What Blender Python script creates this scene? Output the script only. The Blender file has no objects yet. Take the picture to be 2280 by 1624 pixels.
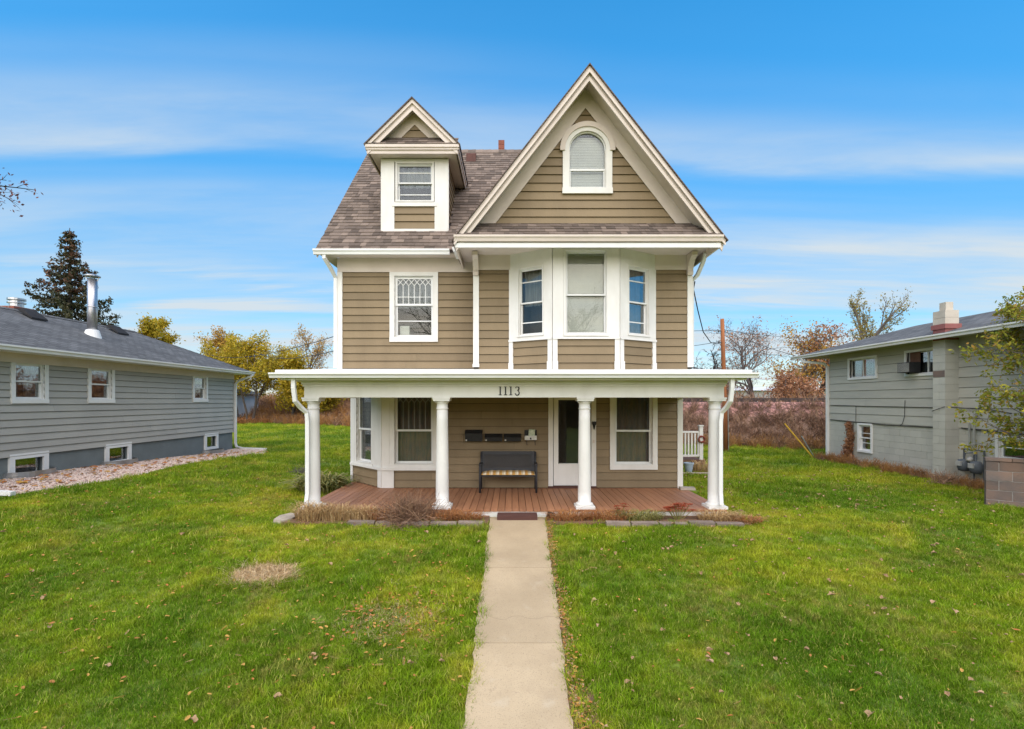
import bpy, bmesh, math, random
import numpy as np
from mathutils import Vector
R = math.radians
random.seed(7); np.random.seed(7)
scene = bpy.context.scene
col = scene.collection

# ------------------------------------------------------------------ camera
EYE = 2.28
cam_data = bpy.data.cameras.new('camera')
cam = bpy.data.objects.new('camera', cam_data); col.objects.link(cam)
cam.location = (0, 0, EYE); cam.rotation_euler = (R(90), 0, 0)
cam_data.sensor_width = 36.0
cam_data.lens = 36.0 * 1080 / 2280
cam_data.shift_y = (893 - 812) / 2280
cam_data.clip_end = 5000; cam_data.clip_start = 0.05
scene.camera = cam

# ------------------------------------------------------------------ sky, sun, exposure
SUN_EL, SUN_AZ = 51.0, -6.0        # azimuth measured from straight behind the camera, to the left when negative
world = bpy.data.worlds.new('World'); scene.world = world
world.use_nodes = True
wn = world.node_tree; wn.nodes.clear()
def wnode(t, **k):
    n = wn.nodes.new(t)
    for a, b in k.items(): setattr(n, a, b)
    return n
def wl(a, b): wn.links.new(a, b)
def wmath(op, a, b=None, c=None):
    n = wnode('ShaderNodeMath', operation=op)
    for i, x in enumerate((a, b, c)):
        if x is None: continue
        if isinstance(x, (int, float)): n.inputs[i].default_value = x
        else: wl(x, n.inputs[i])
    return n.outputs[0]
sky = wnode('ShaderNodeTexSky', sky_type='NISHITA')
sky.sun_disc = False
sun_dir = Vector((math.sin(R(SUN_AZ)) * math.cos(R(SUN_EL)), -math.cos(R(SUN_AZ)) * math.cos(R(SUN_EL)), math.sin(R(SUN_EL))))
sky.sun_elevation = R(SUN_EL)
sky.sun_rotation = math.atan2(sun_dir.x, sun_dir.y)
sky.air_density = 1.0; sky.dust_density = 0.3; sky.ozone_density = 2.2; sky.altitude = 900
tc = wnode('ShaderNodeTexCoord')
sep = wnode('ShaderNodeSeparateXYZ'); wl(tc.outputs['Generated'], sep.inputs[0])
zc = wmath('ADD', wmath('MAXIMUM', sep.outputs['Z'], 0.0), 0.06)
px_ = wmath('DIVIDE', sep.outputs['X'], zc); py_ = wmath('DIVIDE', sep.outputs['Y'], zc)
comb = wnode('ShaderNodeCombineXYZ')
wl(wmath('MULTIPLY', px_, 0.24), comb.inputs[0]); wl(wmath('MULTIPLY', py_, 1.0), comb.inputs[1])
comb.inputs[2].default_value = 3.7
def wnoise(scale, detail, dist=0.0, rough=0.5, vec=None):
    n = wnode('ShaderNodeTexNoise'); n.inputs['Scale'].default_value = scale; n.inputs['Detail'].default_value = detail
    n.inputs['Distortion'].default_value = dist; n.inputs['Roughness'].default_value = rough
    wl(vec if vec is not None else comb.outputs[0], n.inputs['Vector']); return n.outputs['Fac']
def wramp(x, a, b):
    n = wnode('ShaderNodeMapRange', interpolation_type='SMOOTHSTEP')
    wl(x, n.inputs[0]); n.inputs[1].default_value = a; n.inputs[2].default_value = b; return n.outputs[0]
big = wnoise(0.55, 2.0, 0.3)
fine = wnoise(3.0, 6.0, 0.35, 0.6)
# layers of thin cloud at a few heights above the horizon, warped and broken up by noise
vv = wmath('DIVIDE', sep.outputs['Z'], wmath('ADD', wmath('ABSOLUTE', sep.outputs['Y']), 0.04))      # parallel bands of cirrus overhead
zw = wmath('ADD', wmath('ADD', vv, wmath('MULTIPLY', sep.outputs['X'], 0.045)), wmath('MULTIPLY', wmath('SUBTRACT', big, 0.5), 0.30))
zw = wmath('ADD', zw, wmath('MULTIPLY', wmath('SUBTRACT', fine, 0.5), 0.05))
layer = wnode('ShaderNodeValToRGB'); wl(zw, layer.inputs[0]); layer.color_ramp.interpolation = 'EASE'
LAY = [(0.0, 1.0), (.12, .95), (.165, .60), (.185, .42), (.21, .98), (.27, 1.0), (.33, .92), (.385, .50), (.42, .20), (.445, .10), (.49, .60), (.53, .46), (.60, .14), (.68, .03), (.9, 0.0)]
while len(layer.color_ramp.elements) < len(LAY): layer.color_ramp.elements.new(0.5)
for e_, (a_, b_) in zip(layer.color_ramp.elements, LAY): e_.position = a_; e_.color = (b_, b_, b_, 1)
patchy = wmath('ADD', 0.38, wmath('MULTIPLY', wramp(wnoise(0.9, 4.0, 0.5), 0.32, 0.62), 0.85))
dens = wmath('MINIMUM', wmath('MULTIPLY', wmath('MULTIPLY', layer.outputs[0], patchy), wmath('ADD', 0.45, wmath('MULTIPLY', wramp(fine, 0.25, 0.75), 0.65))), 0.95)
hsv = wnode('ShaderNodeHueSaturation'); hsv.inputs['Saturation'].default_value = 1.37; hsv.inputs['Value'].default_value = 1.40
hsv.inputs['Hue'].default_value = 0.487
hz = wnode('ShaderNodeVectorMath', operation='SCALE'); wl(sky.outputs[0], hz.inputs[0])
wl(wmath('ADD', 0.45, wmath('MULTIPLY', wramp(sep.outputs['Z'], 0.0, 0.62), 0.53)), hz.inputs['Scale'])      # sky brightness scaled down by hand towards the horizon
wl(hz.outputs[0], hsv.inputs['Color'])
mixc = wnode('ShaderNodeMix', data_type='RGBA')
wl(dens, mixc.inputs['Factor']); wl(hsv.outputs[0], mixc.inputs['A']); mixc.inputs['B'].default_value = (2.95, 3.3, 3.55, 1)
bg = wnode('ShaderNodeBackground'); bg.inputs['Strength'].default_value = 0.138
wl(mixc.outputs['Result'], bg.inputs['Color'])
wo = wnode('ShaderNodeOutputWorld'); wl(bg.outputs[0], wo.inputs['Surface'])

sun_data = bpy.data.lights.new('sun', 'SUN'); sun = bpy.data.objects.new('sun', sun_data); col.objects.link(sun)
sun_data.energy = 3.75; sun_data.angle = R(108); sun_data.color = (1.0, 0.84, 0.65)
sun.rotation_euler = (-sun_dir).to_track_quat('-Z', 'Y').to_euler()
vs = scene.view_settings
vs.view_transform = 'Standard'; vs.look = 'None'; vs.gamma = 1.0; vs.exposure = 0.76; vs.use_curve_mapping = False
scene.cycles.max_bounces = 6; scene.cycles.diffuse_bounces = 3; scene.cycles.glossy_bounces = 3
scene.cycles.transparent_max_bounces = 10; scene.cycles.caustics_reflective = False; scene.cycles.caustics_refractive = False
scene.cycles.use_denoising = True

# ------------------------------------------------------------------ materials
MATS = {}
class NT:
    def __init__(s, name):
        s.m = bpy.data.materials.new(name); s.m.use_nodes = True
        s.t = s.m.node_tree; s.t.nodes.clear()
        s.out = s.n('ShaderNodeOutputMaterial'); s.b = s.n('ShaderNodeBsdfPrincipled')
        s.l(s.b.outputs[0], s.out.inputs[0])
        MATS[name] = s.m
    def n(s, t, **k):
        x = s.t.nodes.new(t)
        for a, b in k.items(): setattr(x, a, b)
        return x
    def l(s, a, b): s.t.links.new(a, b)
    def val(s, sock, x):
        if hasattr(x, 'links') or hasattr(x, 'is_output'): s.l(x, sock)
        elif isinstance(x, (tuple, list)) and len(x) == 3 and sock.type == 'RGBA': sock.default_value = (*x, 1)
        else: sock.default_value = x
    def math(s, op, a, b=0.0, c=None):
        x = s.n('ShaderNodeMath', operation=op); s.val(x.inputs[0], a); s.val(x.inputs[1], b)
        if c is not None: s.val(x.inputs[2], c)
        return x.outputs[0]
    def pos(s, mode='obj', scale=(1, 1, 1)):
        if mode == 'world': o = s.n('ShaderNodeNewGeometry').outputs['Position']
        else: o = s.n('ShaderNodeTexCoord').outputs['Object']
        if scale != (1, 1, 1):
            v = s.n('ShaderNodeVectorMath', operation='MULTIPLY'); s.l(o, v.inputs[0]); v.inputs[1].default_value = scale; o = v.outputs[0]
        return o
    def noise(s, vec, scale, detail=4.0, rough=0.55, dist=0.0):
        x = s.n('ShaderNodeTexNoise'); s.l(vec, x.inputs['Vector']); x.inputs['Scale'].default_value = scale
        x.inputs['Detail'].default_value = detail; x.inputs['Roughness'].default_value = rough; x.inputs['Distortion'].default_value = dist
        return x.outputs['Fac']
    def mr(s, x, a, b, c=0.0, d=1.0):
        m = s.n('ShaderNodeMapRange'); s.val(m.inputs[0], x); m.inputs[1].default_value = a; m.inputs[2].default_value = b
        m.inputs[3].default_value = c; m.inputs[4].default_value = d; return m.outputs[0]
    def mix(s, f, a, b, mode='MIX'):
        m = s.n('ShaderNodeMix', data_type='RGBA', blend_type=mode)
        s.val(m.inputs['Factor'], f); s.val(m.inputs['A'], a); s.val(m.inputs['B'], b); return m.outputs['Result']
    def gain(s, colr, f):
        v = s.n('ShaderNodeVectorMath', operation='SCALE'); s.l(colr, v.inputs[0]); s.val(v.inputs['Scale'], f); return v.outputs[0]
    def attr(s, name='rnd'):
        a = s.n('ShaderNodeAttribute'); a.attribute_name = name; return a.outputs['Fac']
    def bump(s, h, strength=0.3, dist=0.01):
        b = s.n('ShaderNodeBump'); b.inputs['Strength'].default_value = strength; b.inputs['Distance'].default_value = dist
        s.l(h, b.inputs['Height']); s.l(b.outputs[0], s.b.inputs['Normal'])

def pm(name, c1, c2=None, scale=3.0, rough=0.6, rnd=0.0, bump=0.0, bscale=60.0, stretch=(1, 1, 1), spec=0.3, metal=0.0, lo=0.35, hi=0.7, coords='world'):
    t = NT(name)
    p = t.pos(coords, stretch)
    c2 = c2 or tuple(x * 0.8 for x in c1)
    f = t.mr(t.noise(p, scale, 6.0, 0.62), lo, hi)
    c = t.mix(f, c1, c2)
    if rnd: c = t.gain(c, t.mr(t.attr(), 0, 1, 1 - rnd, 1 + rnd))
    t.l(c, t.b.inputs['Base Color'])
    t.b.inputs['Roughness'].default_value = rough; t.b.inputs['Metallic'].default_value = metal
    t.b.inputs['Specular IOR Level'].default_value = spec
    if bump: t.bump(t.noise(p, bscale, 4.0, 0.6), bump, 0.01)
    return t.m
pm('white_paint', (.735, .718, .68), (.60, .58, .535), 2.3, .55, .03, .2, 45, (1, 1, .45), lo=.42, hi=.85)
pm('cream_paint', (.66, .575, .51), (.58, .50, .44), 1.5, .55, .03, .15, 40)
pm('vinyl_white', (.76, .76, .745), (.69, .69, .67), 2.0, .4, .02)
pm('tan_siding', (.240, .178, .102), (.198, .146, .083), 1.0, .6, .12, .35, 30, (1.6, 1.6, .5))
pm('wall_core_lap_shade', (.05, .036, .02), (.04, .03, .018), 2)  # wall backing, coloured dark to paint shadow lines under the siding boards
pm('vinyl_core_lap_shade', (.07, .072, .075), (.06, .06, .062), 2)  # backing of the neighbours' boards, its dark tone standing in for lap shadows
pm('grey_vinyl', (.40, .385, .345), (.355, .342, .31), 1.2, .5, .05, .1, 50)
pm('grey_foundation', (.17, .195, .195), (.14, .16, .16), 2.0, .8, 0, .4, 25)
pm('sage_siding', (.46, .445, .385), (.40, .39, .34), 1.2, .65, .05, .3, 30, (1, 1, 6))
pm('sage_block', (.49, .48, .42), (.43, .42, .37), 1.6, .8, .05, .5, 60)
pm('red_band', (.30, .11, .10), (.24, .09, .08), 4, .7)
pm('cream_block', (.55, .50, .42), (.47, .42, .35), 3, .8, .05, .4, 60)
pm('brown_block', (.23, .15, .115), (.125, .11, .105), 2.2, .9, .26, .6, 55)
pm('mortar', (.46, .43, .40), (.36, .33, .31), 8, .95)
pm('concrete_mortar', (.34, .34, .30), (.28, .28, .25), 8, .95)
pm('shingle', (.17, .132, .108), (.135, .104, .085), 9, .92, .48, .7, 160)
pm('shingle_under', (.05, .04, .035), (.04, .03, .03), 5, .95)
pm('deck_board', (.38, .18, .092), (.30, .135, .07), 1.8, .55, .13, .25, 30, (9, .8, 1))
pm('deck_gap', (.03, .018, .014))
pm('interior', (.12, .105, .09), (.09, .08, .07), 2, .8)
pm('lead_grey', (.34, .33, .31), (.28, .27, .26), 4, .5)
pm('blind', (.80, .78, .71), (.66, .65, .60), 2, .7)
pm('black_metal', (.014, .015, .018), (.022, .022, .025), 8, .45, 0, .2, 90)
pm('bench_iron', (.03, .031, .036), (.045, .045, .05), 8, .5, 0, .2, 90)
pm('galvanised', (.55, .56, .57), (.38, .39, .40), 5, .32, 0, 0, 1, (1, 1, 1), .5, .85)
pm('flue_steel', (.55, .55, .56), (.30, .30, .32), 6, .38, 0, 0, 1, (1, 1, .4), .5, .9)
pm('vent_black', (.018, .018, .02), (.028, .028, .03), 8, .85)
pm('vent_brown', (.13, .06, .048), (.09, .045, .038), 8, .8)
pm('brick_red', (.27, .095, .065), (.19, .07, .05), 6, .9, .2, .4, 60)
pm('meter_grey', (.10, .115, .13), (.07, .08, .09), 6, .5)
pm('meter_pale', (.45, .44, .40), (.33, .32, .30), 6, .5)
pm('pipe_paint', (.33, .335, .30), (.27, .27, .25), 4, .6)
pm('cable', (.045, .043, .045))
pm('paper', (.62, .66, .55), (.35, .44, .30), 30, .8)
pm('paper_white', (.70, .70, .68), (.55, .55, .52), 20, .8)
pm('step_wood', (.10, .045, .035), (.07, .032, .027), 4, .8, 0, .4, 30, (1, 8, 8))
pm('edging_stone', (.27, .21, .175), (.17, .135, .115), 5, .95, .2, .7, 40)
pm('flat_stone', (.42, .36, .29), (.30, .25, .20), 5, .95, .1, .6, 30)
pm('pole_wood', (.36, .135, .05), (.22, .085, .04), 3, .85, 0, .5, 40, (6, 6, .5))
pm('yellow_plastic', (.60, .36, .03), (.52, .30, .03), 5, .5)
pm('blue_pot', (.36, .44, .52), (.30, .37, .45), 5, .5)
pm('rust_board', (.17, .09, .06), (.12, .065, .045), 5, .9)
pm('wreath', (.25, .03, .03), (.12, .06, .03), 20, .8)
pm('bark', (.12, .095, .08), (.07, .055, .048), 6, .95, .1, .7, 30)
pm('bark_dark', (.055, .045, .042), (.035, .03, .028), 6, .95, .1, .7, 30)
pm('bark_grey', (.17, .145, .135), (.11, .095, .09), 6, .95, .15)
pm('rail_steel', (.05, .04, .038), (.08, .05, .04), 5, .6)
pm('railcar', (.20, .055, .045), (.14, .045, .04), 1.2, .8)
pm('graffiti_teal', (.06, .42, .36), (.10, .35, .42), 2.5, .6)
pm('shed_wall', (.40, .41, .43), (.33, .33, .35), .8, .6)
pm('shed_roof', (.62, .62, .62), (.50, .48, .47), .5, .5)
pm('garage_white', (.74, .75, .75), (.66, .67, .67), 1, .6)

def leafmat(name, cols, trans=0.25, rough=0.65):
    t = NT(name)
    r = t.n('ShaderNodeValToRGB'); t.l(t.attr(), r.inputs[0])
    el = r.color_ramp.elements
    while len(el) < len(cols): el.new(0.5)
    for i, c in enumerate(cols): el[i].position = i / (len(cols) - 1); el[i].color = (*c, 1)
    t.l(r.outputs[0], t.b.inputs['Base Color']); t.b.inputs['Roughness'].default_value = rough
    t.b.inputs['Specular IOR Level'].default_value = 0.2
    if trans:
        tr = t.n('ShaderNodeBsdfTranslucent'); t.l(r.outputs[0], tr.inputs[0])
        m = t.n('ShaderNodeMixShader'); m.inputs[0].default_value = trans
        t.l(t.b.outputs[0], m.inputs[1]); t.l(tr.outputs[0], m.inputs[2]); t.l(m.outputs[0], t.out.inputs[0])
    return t.m
leafmat('leaf_yellow', [(.36, .31, .025), (.52, .37, .03), (.40, .34, .035), (.56, .36, .03), (.30, .28, .035)], .35)
leafmat('leaf_orange', [(.50, .27, .05), (.42, .27, .06), (.56, .32, .06), (.36, .25, .06), (.46, .21, .05)], .3)
leafmat('leaf_olive', [(.22, .19, .03), (.34, .25, .035), (.18, .16, .03), (.40, .24, .045)], .3)
leafmat('leaf_shrub', [(.15, .21, .025), (.50, .42, .05), (.24, .29, .04), (.46, .26, .06), (.17, .23, .03), (.40, .40, .06)], .35)
leafmat('leaf_red', [(.14, .04, .035), (.20, .07, .05), (.10, .04, .035)], .15)
leafmat('leaf_brown', [(.34, .17, .09), (.42, .22, .12), (.26, .13, .08), (.46, .21, .08)], .2)
leafmat('needle', [(.030, .038, .020), (.055, .058, .028), (.085, .07, .038), (.04, .048, .028)], .0)
leafmat('needle_brown', [(.10, .05, .03), (.07, .05, .03), (.13, .06, .035)], .0)
leafmat('dry_straw', [(.52, .35, .16), (.40, .25, .11), (.60, .44, .23), (.30, .17, .08)], .2)
leafmat('straw_pale', [(.66, .50, .28), (.54, .37, .18), (.74, .60, .38), (.42, .26, .12)], .2)
leafmat('dry_rust', [(.44, .19, .06), (.34, .13, .05), (.50, .27, .11), (.26, .12, .06)], .2)
leafmat('dead_bush', [(.20, .11, .07), (.30, .18, .11), (.12, .07, .05), (.40, .25, .15)], .0)
leafmat('brush_mix', [(.20, .115, .08), (.34, .19, .11), (.10, .06, .05), (.40, .26, .15), (.24, .12, .08)], .05)
leafmat('brush_rust', [(.36, .16, .05), (.40, .22, .08), (.26, .12, .05), (.44, .24, .07)], .1)
leafmat('sedum_red', [(.42, .07, .03), (.34, .05, .025), (.50, .13, .05), (.26, .05, .03)], .1)
leafmat('hosta_leaf', [(.20, .21, .05), (.36, .31, .10), (.12, .15, .035), (.44, .37, .16)], .2)
leafmat('fallen_leaf', [(.46, .20, .04), (.36, .15, .05), (.48, .28, .07), (.40, .13, .04), (.44, .31, .18)], .1)
leafmat('fallen_pale', [(.40, .28, .16), (.32, .19, .10), (.46, .36, .25), (.40, .20, .08)], .1)
leafmat('pebble', [(.50, .34, .28), (.58, .46, .39), (.40, .27, .23), (.62, .52, .46), (.33, .25, .22)], 0, .85)

# window glass: clear sheet with a mirror-like coat
t = NT('glass')
tr = t.n('ShaderNodeBsdfTransparent'); tr.inputs[0].default_value = (.93, .95, .94, 1)
gl = t.n('ShaderNodeBsdfGlossy'); gl.inputs['Roughness'].default_value = 0.01; gl.inputs[0].default_value = (.95, .97, 1, 1)
fr_ = t.n('ShaderNodeFresnel'); fr_.inputs[0].default_value = 1.5
gn_ = t.noise(t.pos('world'), 1.4, 2.0)
bb = t.n('ShaderNodeBump'); bb.inputs['Strength'].default_value = .012; bb.inputs['Distance'].default_value = .05; t.l(gn_, bb.inputs['Height']); t.l(bb.outputs[0], gl.inputs['Normal'])
mx = t.n('ShaderNodeMixShader'); t.l(t.math('MULTIPLY_ADD', fr_.outputs[0], .78, .0), mx.inputs[0]); t.l(tr.outputs[0], mx.inputs[1]); t.l(gl.outputs[0], mx.inputs[2])
t.l(mx.outputs[0], t.out.inputs[0])
# sheer curtain
t = NT('curtain')
c = t.mix(t.mr(t.noise(t.pos('world', (30, 30, 1)), 1.0, 3.0), .35, .7), (.52, .53, .52), (.34, .35, .36))
t.l(c, t.b.inputs['Base Color']); t.b.inputs['Roughness'].default_value = .9
t2 = t.n('ShaderNodeBsdfTransparent'); m2 = t.n('ShaderNodeMixShader'); m2.inputs[0].default_value = .4
t.l(t.b.outputs[0], m2.inputs[1]); t.l(t2.outputs[0], m2.inputs[2]); t.l(m2.outputs[0], t.out.inputs[0])
t = NT('curtain_patterned')
c = t.mix(t.mr(t.noise(t.pos('world', (22, 22, 4)), 1.0, 5.0), .4, .62), (.30, .21, .17), (.20, .18, .17))
t.l(c, t.b.inputs['Base Color']); t.b.inputs['Roughness'].default_value = .9
t2 = t.n('ShaderNodeBsdfTransparent'); m2 = t.n('ShaderNodeMixShader'); m2.inputs[0].default_value = .25
t.l(t.b.outputs[0], m2.inputs[1]); t.l(t2.outputs[0], m2.inputs[2]); t.l(m2.outputs[0], t.out.inputs[0])

# far roofs whose shingles are too small to tell apart: courses by position
def roofmat(name, c1, c2, axis):
    t = NT(name)
    p = t.pos('world'); s = t.n('ShaderNodeSeparateXYZ'); t.l(p, s.inputs[0])
    br = t.n('ShaderNodeTexBrick'); cb = t.n('ShaderNodeCombineXYZ')
    t.l(s.outputs['Y' if axis == 'Y' else 'X'], cb.inputs[0]); t.l(t.math('MULTIPLY', s.outputs['Z'], 2.4), cb.inputs[1]); t.l(cb.outputs[0], br.inputs['Vector'])
    br.inputs['Color1'].default_value = (*c1, 1); br.inputs['Color2'].default_value = (*c2, 1)
    br.inputs['Mortar'].default_value = tuple(x * .45 for x in c2) + (1,)
    br.inputs['Scale'].default_value = 1.0; br.inputs['Mortar Size'].default_value = .012; br.inputs['Brick Width'].default_value = .30; br.inputs['Row Height'].default_value = .145
    n = t.mr(t.noise(p, 1.5, 5.0), .3, .7, .75, 1.25)
    t.l(t.gain(t.gain(br.outputs['Color'], n), t.mr(t.noise(p, 60, 3), .3, .7, .8, 1.2)), t.b.inputs['Base Color']); t.b.inputs['Roughness'].default_value = .95
    t.bump(br.outputs['Fac'], -.5, .01)
roofmat('roof_slate', (.115, .118, .122), (.07, .072, .076), 'Y')
roofmat('roof_brown', (.15, .108, .092), (.10, .072, .06), 'Y')

# lawn soil and blades: patchy green, driven by place on the ground
def patch_colour(t, blade):
    p = t.pos('world')
    sc = t.n('ShaderNodeVectorMath', operation='MULTIPLY'); t.l(p, sc.inputs[0]); sc.inputs[1].default_value = (1, 1, 0)
    p = sc.outputs[0]
    n1 = t.noise(p, .33, 4.0, .55, .4); n2 = t.noise(p, 1.5, 4.0, .6); n3 = t.noise(p, 9.0, 2.0, .6)
    dark = (.100, .200, .007); mid = (.22, .315, .010); yel = (.43, .40, .034); tan = (.40, .28, .10)
    c = t.mix(t.mr(t.math('ADD', n1, t.math('MULTIPLY', n2, .35)), .52, .76), dark, mid)
    c = t.mix(t.mr(t.math('ADD', t.math('MULTIPLY', n1, .6), t.math('MULTIPLY', n2, .55)), .57, .78), c, yel)
    c = t.mix(t.math('MULTIPLY', t.mr(t.math('ADD', t.math('MULTIPLY', n3, .5), t.math('MULTIPLY', t.noise(p, .8, 3), .6)), .58, .74), .45), c, tan)
    worn = t.mr(t.math('ADD', t.math('MULTIPLY', t.noise(p, .55, 5, .65, .6), .7), t.math('MULTIPLY', n3, .3)), .56, .70)
    c = t.mix(t.math('MULTIPLY', worn, .55), c, (.33, .235, .075))
    c = t.gain(c, t.mr(t.noise(p, 5.0, 4, .65), .3, .7, .78, 1.28))
    return c, p
t = NT('lawn_soil')
c, p = patch_colour(t, False)
c = t.mix(.25, c, (.11, .085, .04)); c = t.gain(c, t.mr(t.noise(p, 25, 5), .3, .7, .6, 1.15))
t.l(c, t.b.inputs['Base Color']); t.b.inputs['Roughness'].default_value = .95; t.bump(t.noise(p, 35, 4), .8, .03)
t = NT('grass_blade')
c, p = patch_colour(t, True)
oi = t.n('ShaderNodeObjectInfo')
rr = t.attr()
c = t.mix(t.mr(rr, .84, 1.0, 0, .8), c, (.50, .40, .13))
c = t.gain(c, t.mr(rr, 0, .9, .62, 1.35))
c = t.gain(c, t.mr(oi.outputs['Random'], 0, 1, .85, 1.15))
t.l(c, t.b.inputs['Base Color']); t.b.inputs['Roughness'].default_value = .6; t.b.inputs['Specular IOR Level'].default_value = .1
tl = t.n('ShaderNodeBsdfTranslucent'); t.l(c, tl.inputs[0]); m2 = t.n('ShaderNodeMixShader'); m2.inputs[0].default_value = .3
t.l(t.b.outputs[0], m2.inputs[1]); t.l(tl.outputs[0], m2.inputs[2]); t.l(m2.outputs[0], t.out.inputs[0])
t = NT('walk_concrete')
p = t.pos('world')
c = t.mix(t.mr(t.noise(p, 1.3, 6), .35, .65), (.44, .34, .215), (.36, .275, .17))
c = t.mix(t.mr(t.noise(p, 95, 3), .56, .70, 0, .7), c, (.20, .15, .10))
c = t.mix(t.mr(t.noise(p, 2.2, 6, .7), .52, .72, 0, .55), c, (.33, .25, .16))
c = t.mix(t.mr(t.noise(p, 4.5, 5, .7), .58, .75, 0, .5), c, (.46, .385, .28))
c = t.mix(t.mr(t.noise(p, 7.5, 6, .75, .5), .60, .72, 0, .6), c, (.24, .175, .105))
c = t.gain(c, t.mr(t.attr(), 0, 1, .90, 1.07))
t.l(c, t.b.inputs['Base Color']); t.b.inputs['Roughness'].default_value = .9; t.bump(t.noise(p, 120, 4), .5, .006)
t = NT('gravel_base')
p = t.pos('world')
vo = t.n('ShaderNodeTexVoronoi'); vo.inputs['Scale'].default_value = 26; t.l(p, vo.inputs['Vector'])
c = t.mix(t.mr(vo.outputs['Distance'], .1, .6), t.mix(t.noise(p, 3), (.50, .37, .31), (.44, .33, .28)), (.16, .11, .095))
t.l(c, t.b.inputs['Base Color']); t.b.inputs['Roughness'].default_value = .95; t.bump(vo.outputs['Distance'], -.8, .03)
t = NT('ballast')
p = t.pos('world')
vo = t.n('ShaderNodeTexVoronoi'); vo.inputs['Scale'].default_value = 4.5; t.l(p, vo.inputs['Vector'])
c = t.mix(t.mr(vo.outputs['Distance'], .15, .7), t.mix(t.noise(p, 1.2, 5), (.40, .18, .145), (.47, .26, .215)), (.14, .07, .06))
sx = t.n('ShaderNodeSeparateXYZ'); t.l(p, sx.inputs[0])
low_ = t.mr(t.math('ADD', sx.outputs['Z'], t.math('MULTIPLY', t.noise(p, .6, 4), 1.2)), 1.5, 2.3)
c = t.mix(low_, t.mix(t.noise(p, 2.0, 5), (.24, .15, .11), (.33, .21, .14)), c)
t.l(c, t.b.inputs['Base Color']); t.b.inputs['Roughness'].default_value = .95; t.bump(vo.outputs['Distance'], -1.0, .08)
t = NT('bed_soil')
p = t.pos('world')
c = t.mix(t.mr(t.noise(p, 12, 5), .35, .65), (.25, .13, .065), (.14, .085, .055))
t.l(c, t.b.inputs['Base Color']); t.b.inputs['Roughness'].default_value = 1; t.bump(t.noise(p, 40, 4), .8, .03)
t = NT('plaid')
p = t.pos('world'); s = t.n('ShaderNodeSeparateXYZ'); t.l(p, s.inputs[0])
def stripes(co, f, lo, hi): return t.mr(t.math('SINE', t.math('MULTIPLY', co, f)), lo, hi)
c = t.mix(stripes(s.outputs['X'], 44, -.1, .2), (.74, .66, .50), (.52, .27, .06))
c = t.mix(t.math('MULTIPLY', stripes(s.outputs['X'], 88, .55, .75), .6), c, (.34, .20, .11))
c = t.mix(t.math('MULTIPLY', stripes(s.outputs['Y'], 40, .1, .3), .45), c, (.62, .36, .06))
t.l(c, t.b.inputs['Base Color']); t.b.inputs['Roughness'].default_value = .9
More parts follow.
